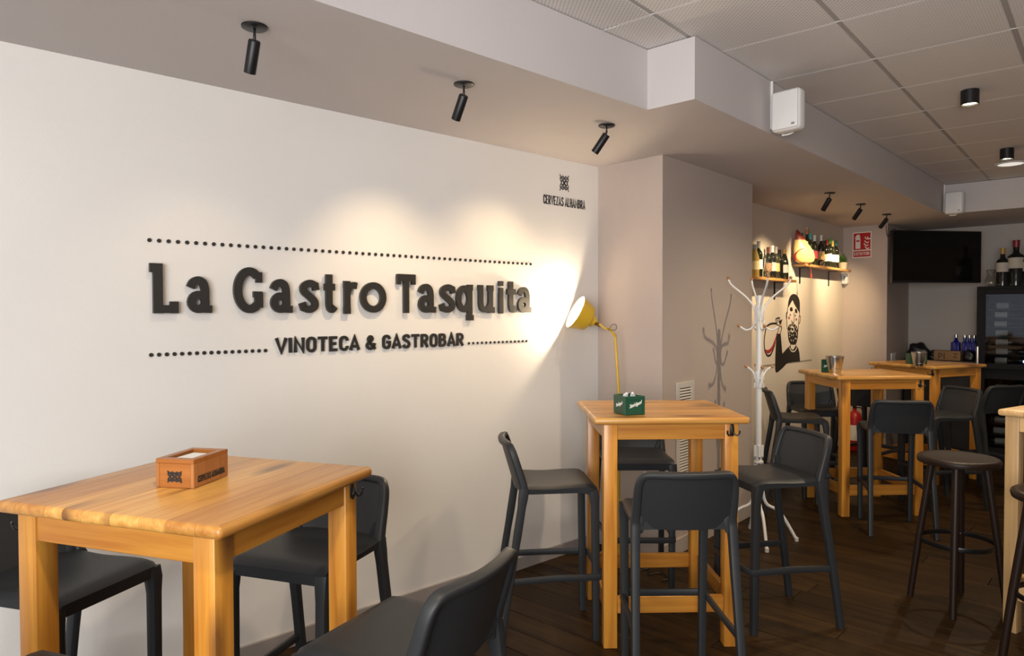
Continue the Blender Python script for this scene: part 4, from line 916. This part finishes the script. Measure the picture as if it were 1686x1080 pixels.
so = thing('power_socket', 'white double power socket low on the recess wall behind the far table', 'socket', mw=FR @ Matrix.Translation((us, 0, 1.09)))
for z in (-.052, .052):
    q = B(); box(q, (z, -.006, 0), (.10, .012, .10), .004, 2); pf = finish(q, 'face_plate', 'white', so, 40)
    finish(lathe(B(), [(0, .0005), (.021, .0005), (.021, 0)], 20, Matrix.Translation((z, -.0118, 0)) @ Matrix.Rotation(pi/2, 4, 'X')), 'outlet', 'ivory', pf, 40)

# ------------------------------------------------------------------ television
pa = V((4.245, 7.86, 0)); pbv = V((5.345, 8.02, 0)); tt = (pbv-pa).normalized(); wT = (pbv-pa).length
zt_ = CAM.z; q1 = atpl(1464, 378.5, pa, (tt.y, -tt.x, 0)).z; q2 = atpl(1465, 465, pa, (tt.y, -tt.x, 0)).z
tv = thing('television', 'large black wall television in the recess beside the far pillar', 'television', mw=frame(pa, tt))
q = B(); box(q, (wT/2, .02, (q1+q2)/2), (wT, .04, q1-q2), .004, 2); finish(q, 'casing', 'bezel', tv, 40)
q = B(); box(q, (wT/2, -.001, (q1+q2)/2+.006), (wT-.024, .003, q1-q2-.034)); finish(q, 'screen', 'screen', tv)
q = B(); box(q, (wT/2, .10, (q1+q2)/2), (.22, .14, .22)); box(q, (wT/2, .30, (q1+q2)/2+.03), (.05, .34, .05)); finish(q, 'wall_bracket', 'black', tv)
q = B(); sweep(q, curve_pts([(.10, .06, q1-.05), (.09, .10, q1+.03), (.06, .16, S-.16), (.05, .18, S-.02)], 5), .008, n=6, power=1); finish(q, 'cable', 'black', tv, 60)

# ------------------------------------------------------------------ wine fridge with bottles on top
DF = 7.80
kf = CAM + (CF*(DF) + CR*((1608-843)/FPX*DF)); kf.z = 0
FF = frame(kf, tL)
zf = EYE + 41.5/FPX*DF + .005
fw_ = 1.15
wf = thing('wine_fridge', 'tall black glass-fronted wine fridge at the far right', 'fridge', mw=FF)
dpt = .55
q = B()
for c, s in (((.02, dpt/2, zf/2), (.04, dpt, zf)), ((fw_-.02, dpt/2, zf/2), (.04, dpt, zf)), ((fw_/2, dpt/2, zf-.02), (fw_-.08, dpt, .04)), ((fw_/2, dpt/2, .05), (fw_-.08, dpt, .10)), ((fw_/2, dpt-.01, zf/2), (fw_-.08, .02, zf-.1)), ((fw_/2, dpt/2, .98), (fw_-.08, dpt-.04, .08))): box(q, c, s)
finish(q, 'cabinet', 'fridge', wf)
for za, zb2 in ((1.0, zf-.03), (.08, .95)):
    q = B()
    for c, s in (((.045, -.016, (za+zb2)/2), (.08, .03, zb2-za)), ((fw_-.045, -.016, (za+zb2)/2), (.08, .03, zb2-za)), ((fw_/2, -.016, zb2-.03), (fw_-.17, .03, .06)), ((fw_/2, -.016, za+.03), (fw_-.17, .03, .06))): box(q, c, s, .003, 1)
    d = finish(q, 'door', 'fridge', wf)
    q = B(); box(q, (fw_/2, -.016, (za+zb2)/2), (fw_-.17, .006, zb2-za-.12)); finish(q, 'glass_pane', 'fglass', d)
    if za < .5:
        q = B(); sweep(q, [(.018, -.05, .98), (.018, -.05, 1.24)], .022, .014, ref=(0, 1, 0), n=8); box(q, (.018, -.03, 1.0), (.012, .035, .012)); box(q, (.018, -.03, 1.22), (.012, .035, .012)); finish(q, 'door_handle', 'steel', wf, 50)
rg = random.Random(9); ROWS = [1.09+.10*i for i in range(8)] + [.20+.118*i for i in range(6)]; ROWS = [z for z in ROWS if z < zf-.12]
for z in ROWS:
    q = B(); box(q, (fw_/2, dpt/2, z-.04), (fw_-.09, dpt-.10, .010)); finish(q, 'rack_shelf', 'fridge_in', wf)
q = B()
for x in (.42, .46): bmesh.ops.create_icosphere(q, subdivisions=2, radius=.011, matrix=Matrix.Translation((x, .10, 1.085)))
finish(q, 'status_light', 'led', wf, 60)
gb = 'wine bottles lying in the fridge racks'
ORD = ('first', 'second', 'third', 'fourth', 'fifth', 'sixth', 'seventh', 'eighth'); lay_me = None
for ri, z in enumerate(ROWS):
    up = z > 1; same = sorted([q_ for q_ in ROWS if (q_ > 1) == up], reverse=True); rank = same.index(z); where = 'upper' if up else 'lower'
    for ci in range(2):
        x = .105+.325*ci+rg.uniform(0, .02); r = .034
        wb = thing('wine_bottle', 'dark wine bottle lying %s on the %s rack of the wine fridge\'s %s door' % (('left', 'right')[ci], ORD[rank], where), 'bottle', group=gb, mw=FF @ Matrix.Translation((x, .085+rg.uniform(0, .02), z-.034+r)) @ Matrix.Rotation(pi/2, 4, 'Y') @ Matrix.Rotation(rg.uniform(0, 6), 4, 'Z'))
        if lay_me is None:
            o1 = finish(lathe(B(), [(0, 0), (r*.9, 0), (r, .005), (r, .19), (r*.8, .215), (.015, .24), (.013, .30), (0, .30)], 14), 'body', bm_((.012, .016, .010), .06, 'g'), wb, 40)
            o2 = finish(lathe(B(), [(r+.0004, .05), (r+.001, .05), (r+.001, .16), (r+.0004, .16)], 14), 'label', bm_((.6, .57, .52), .7), wb, 40); lay_me = (o1.data, o2.data)
        else: link(lay_me[0], 'body', wb); link(lay_me[1], 'label', wb)
def onfr(px_, off):   # point on the fridge top seen at pixel column
    d = ray(px_, 475); P0 = kf + tM*off; n = tM; t_ = (P0-CAM).dot(n)/V((d.x, d.y, 0)).dot(n); p = CAM+d*t_; return V((p.x, p.y, zf+.001))
def bigbottle(px_, off, label, cap, lab, h, r, lz): bottle(0, 0, 0, label, cap, lab, (.010, .012, .012), h, r, 'bordeaux', lz=lz, pos=onfr(px_, off), capl=h*.16)
bigbottle(1650.5, .12, 'dark wine bottle with gold capsule on top of the wine fridge', (.42, .24, .06), (.50, .46, .40), .42, .060, (.115, .19))
bigbottle(1672.5, .14, 'large magnum bottle with dark red capsule on top of the wine fridge', (.20, .012, .02), (.50, .46, .38), .50, .078, (.118, .19))
bigbottle(1693, .14, 'dark wine bottle cut off by the right edge on the wine fridge', (.05, .05, .05), (.45, .45, .36), .42, .062, (.115, .19))
flask('clear glass carafe with flared neck on top of the wine fridge', 0, 0, 0, FM, .9, 'glass_carafe', onfr(1632, .13))

# ------------------------------------------------------------------ low cabinet, blue bottles, box and bags
ZK = 1.055; kc = RC + tL*.05 - tM*.42
ck = thing('side_cabinet', 'low dark cabinet along the back wall beside the wine fridge', 'cabinet', mw=frame(kc, tL)); wK = 1.02
cl = (kf-kc).dot(tL)-.02; wK = max(.5, min(1.2, cl))
q = B(); box(q, (wK/2, .20, ZK/2-.02), (wK, .40, ZK-.04), .003, 1); finish(q, 'body', 'counter', ck)
q = B(); box(q, (wK/2, .195, ZK-.02), (wK, .41, .04), .004, 1); finish(q, 'top', 'counter', ck)
for i in range(2):
    q = B(); box(q, (wK*(.25+.5*i), -.008, ZK/2-.03), (wK/2-.02, .016, ZK-.14), .003, 1); dd = finish(q, 'door', 'counter', ck)
    q = B(); sweep(q, [(wK*(.44+.12*i), -.035, .60), (wK*(.44+.12*i), -.035, .76)], .012, n=8, power=1); box(q, (wK*(.44+.12*i), -.024, .62), (.008, .03, .008)); box(q, (wK*(.44+.12*i), -.024, .74), (.008, .03, .008)); finish(q, 'door_handle', 'steel', dd, 50)
def oncab(px_, off):
    P0 = kc + tM*off; d = ray(px_, 580); dd_ = V((d.x, d.y, 0)); t_ = (P0-CAM).dot(tM)/dd_.dot(tM); p = CAM+d*t_; return V((p.x, p.y, ZK+.001))
for px_, lb, h in ((1574, 'leftmost cobalt blue square bottle on the low back cabinet', .30), (1588.5, 'second from left cobalt blue bottle on the low back cabinet', .295), (1596, 'third from left cobalt blue bottle on the low back cabinet', .295), (1604, 'rightmost cobalt blue bottle beside the wine fridge', .295)):
    pp = oncab(px_, .24 if px_ < 1590 else .20); t = thing('gin_bottle', lb, 'bottle', pp, -R_(48), 'cobalt blue bottles on the back cabinet'); r = .042 if px_ < 1580 else .025
    q = B(); box(q, (0, 0, .105), (2*r, 2*r, .21), .008, 3); lathe(q, [(r*.85, .20), (r*.6, .225), (.015, .24), (.014, .265), (0, .265)], 20); finish(q, 'body', 'cobalt', t, 40)
    finish(lathe(B(), [(.0155, .262), (.017, .263), (.017, h), (0, h+.002)], 16), 'cap', 'steel', t, 40)
p = oncab(1560, .06); bxx = thing('cardboard_box', 'brown cardboard box with dark letters on the low back cabinet', 'box', p, math.atan2(tL.y, tL.x))
q = B(); box(q, (0, .06, .055), (.27, .18, .11), .002, 1); finish(q, 'carton', 'cardboard', bxx)
q = B(); box(q, (0, -.0305, .108), (.268, .001, .03)); 
q.free()
q = B(); text_mesh(q, UC, 'PI', -.09, -.02, .012, .075, .009, 0, .0008); finish(q, 'lettering', 'decal', bxx, mw=Matrix.Translation((0, -.0302, 0)))
q = B(); text_mesh(q, UC, 'Z', .06, .11, .035, .05, .009, 0, .0008); finish(q, 'lettering', 'decal', bxx, mw=Matrix.Translation((0, -.0302, 0)))
def bag(label, px_, off, sx, sy, sz, seed):
    p = oncab(px_, off); q = B(); bmesh.ops.create_icosphere(q, subdivisions=3, radius=1); r_ = random.Random(seed); ph = [r_.uniform(0, 6) for _ in range(6)]
    for v in q.verts:
        c = v.co.copy(); k = 1+.16*sin(4*c.x+ph[0])*cos(3*c.y+ph[1])+.10*sin(7*c.z+ph[2]+3*c.x)
        v.co = V((c.x*sx*k, c.y*sy*k, max(-.55, c.z*k)*sz+.55*sz))
    tag(finish(q, 'black_bag', 'bag', smooth=70, mw=Matrix.Translation(p) @ Matrix.Rotation(math.atan2(tL.y, tL.x), 4, 'Z')), label, 'bag')
bag('crumpled black bag at the left end of the low back cabinet', 1513, .20, .12, .09, .13, 1)
bag('small black bag in front of the blue bottles', 1597, .07, .075, .05, .085, 7)
bag('smaller crumpled black bag beside the cardboard box', 1535, .30, .09, .07, .07, 5)
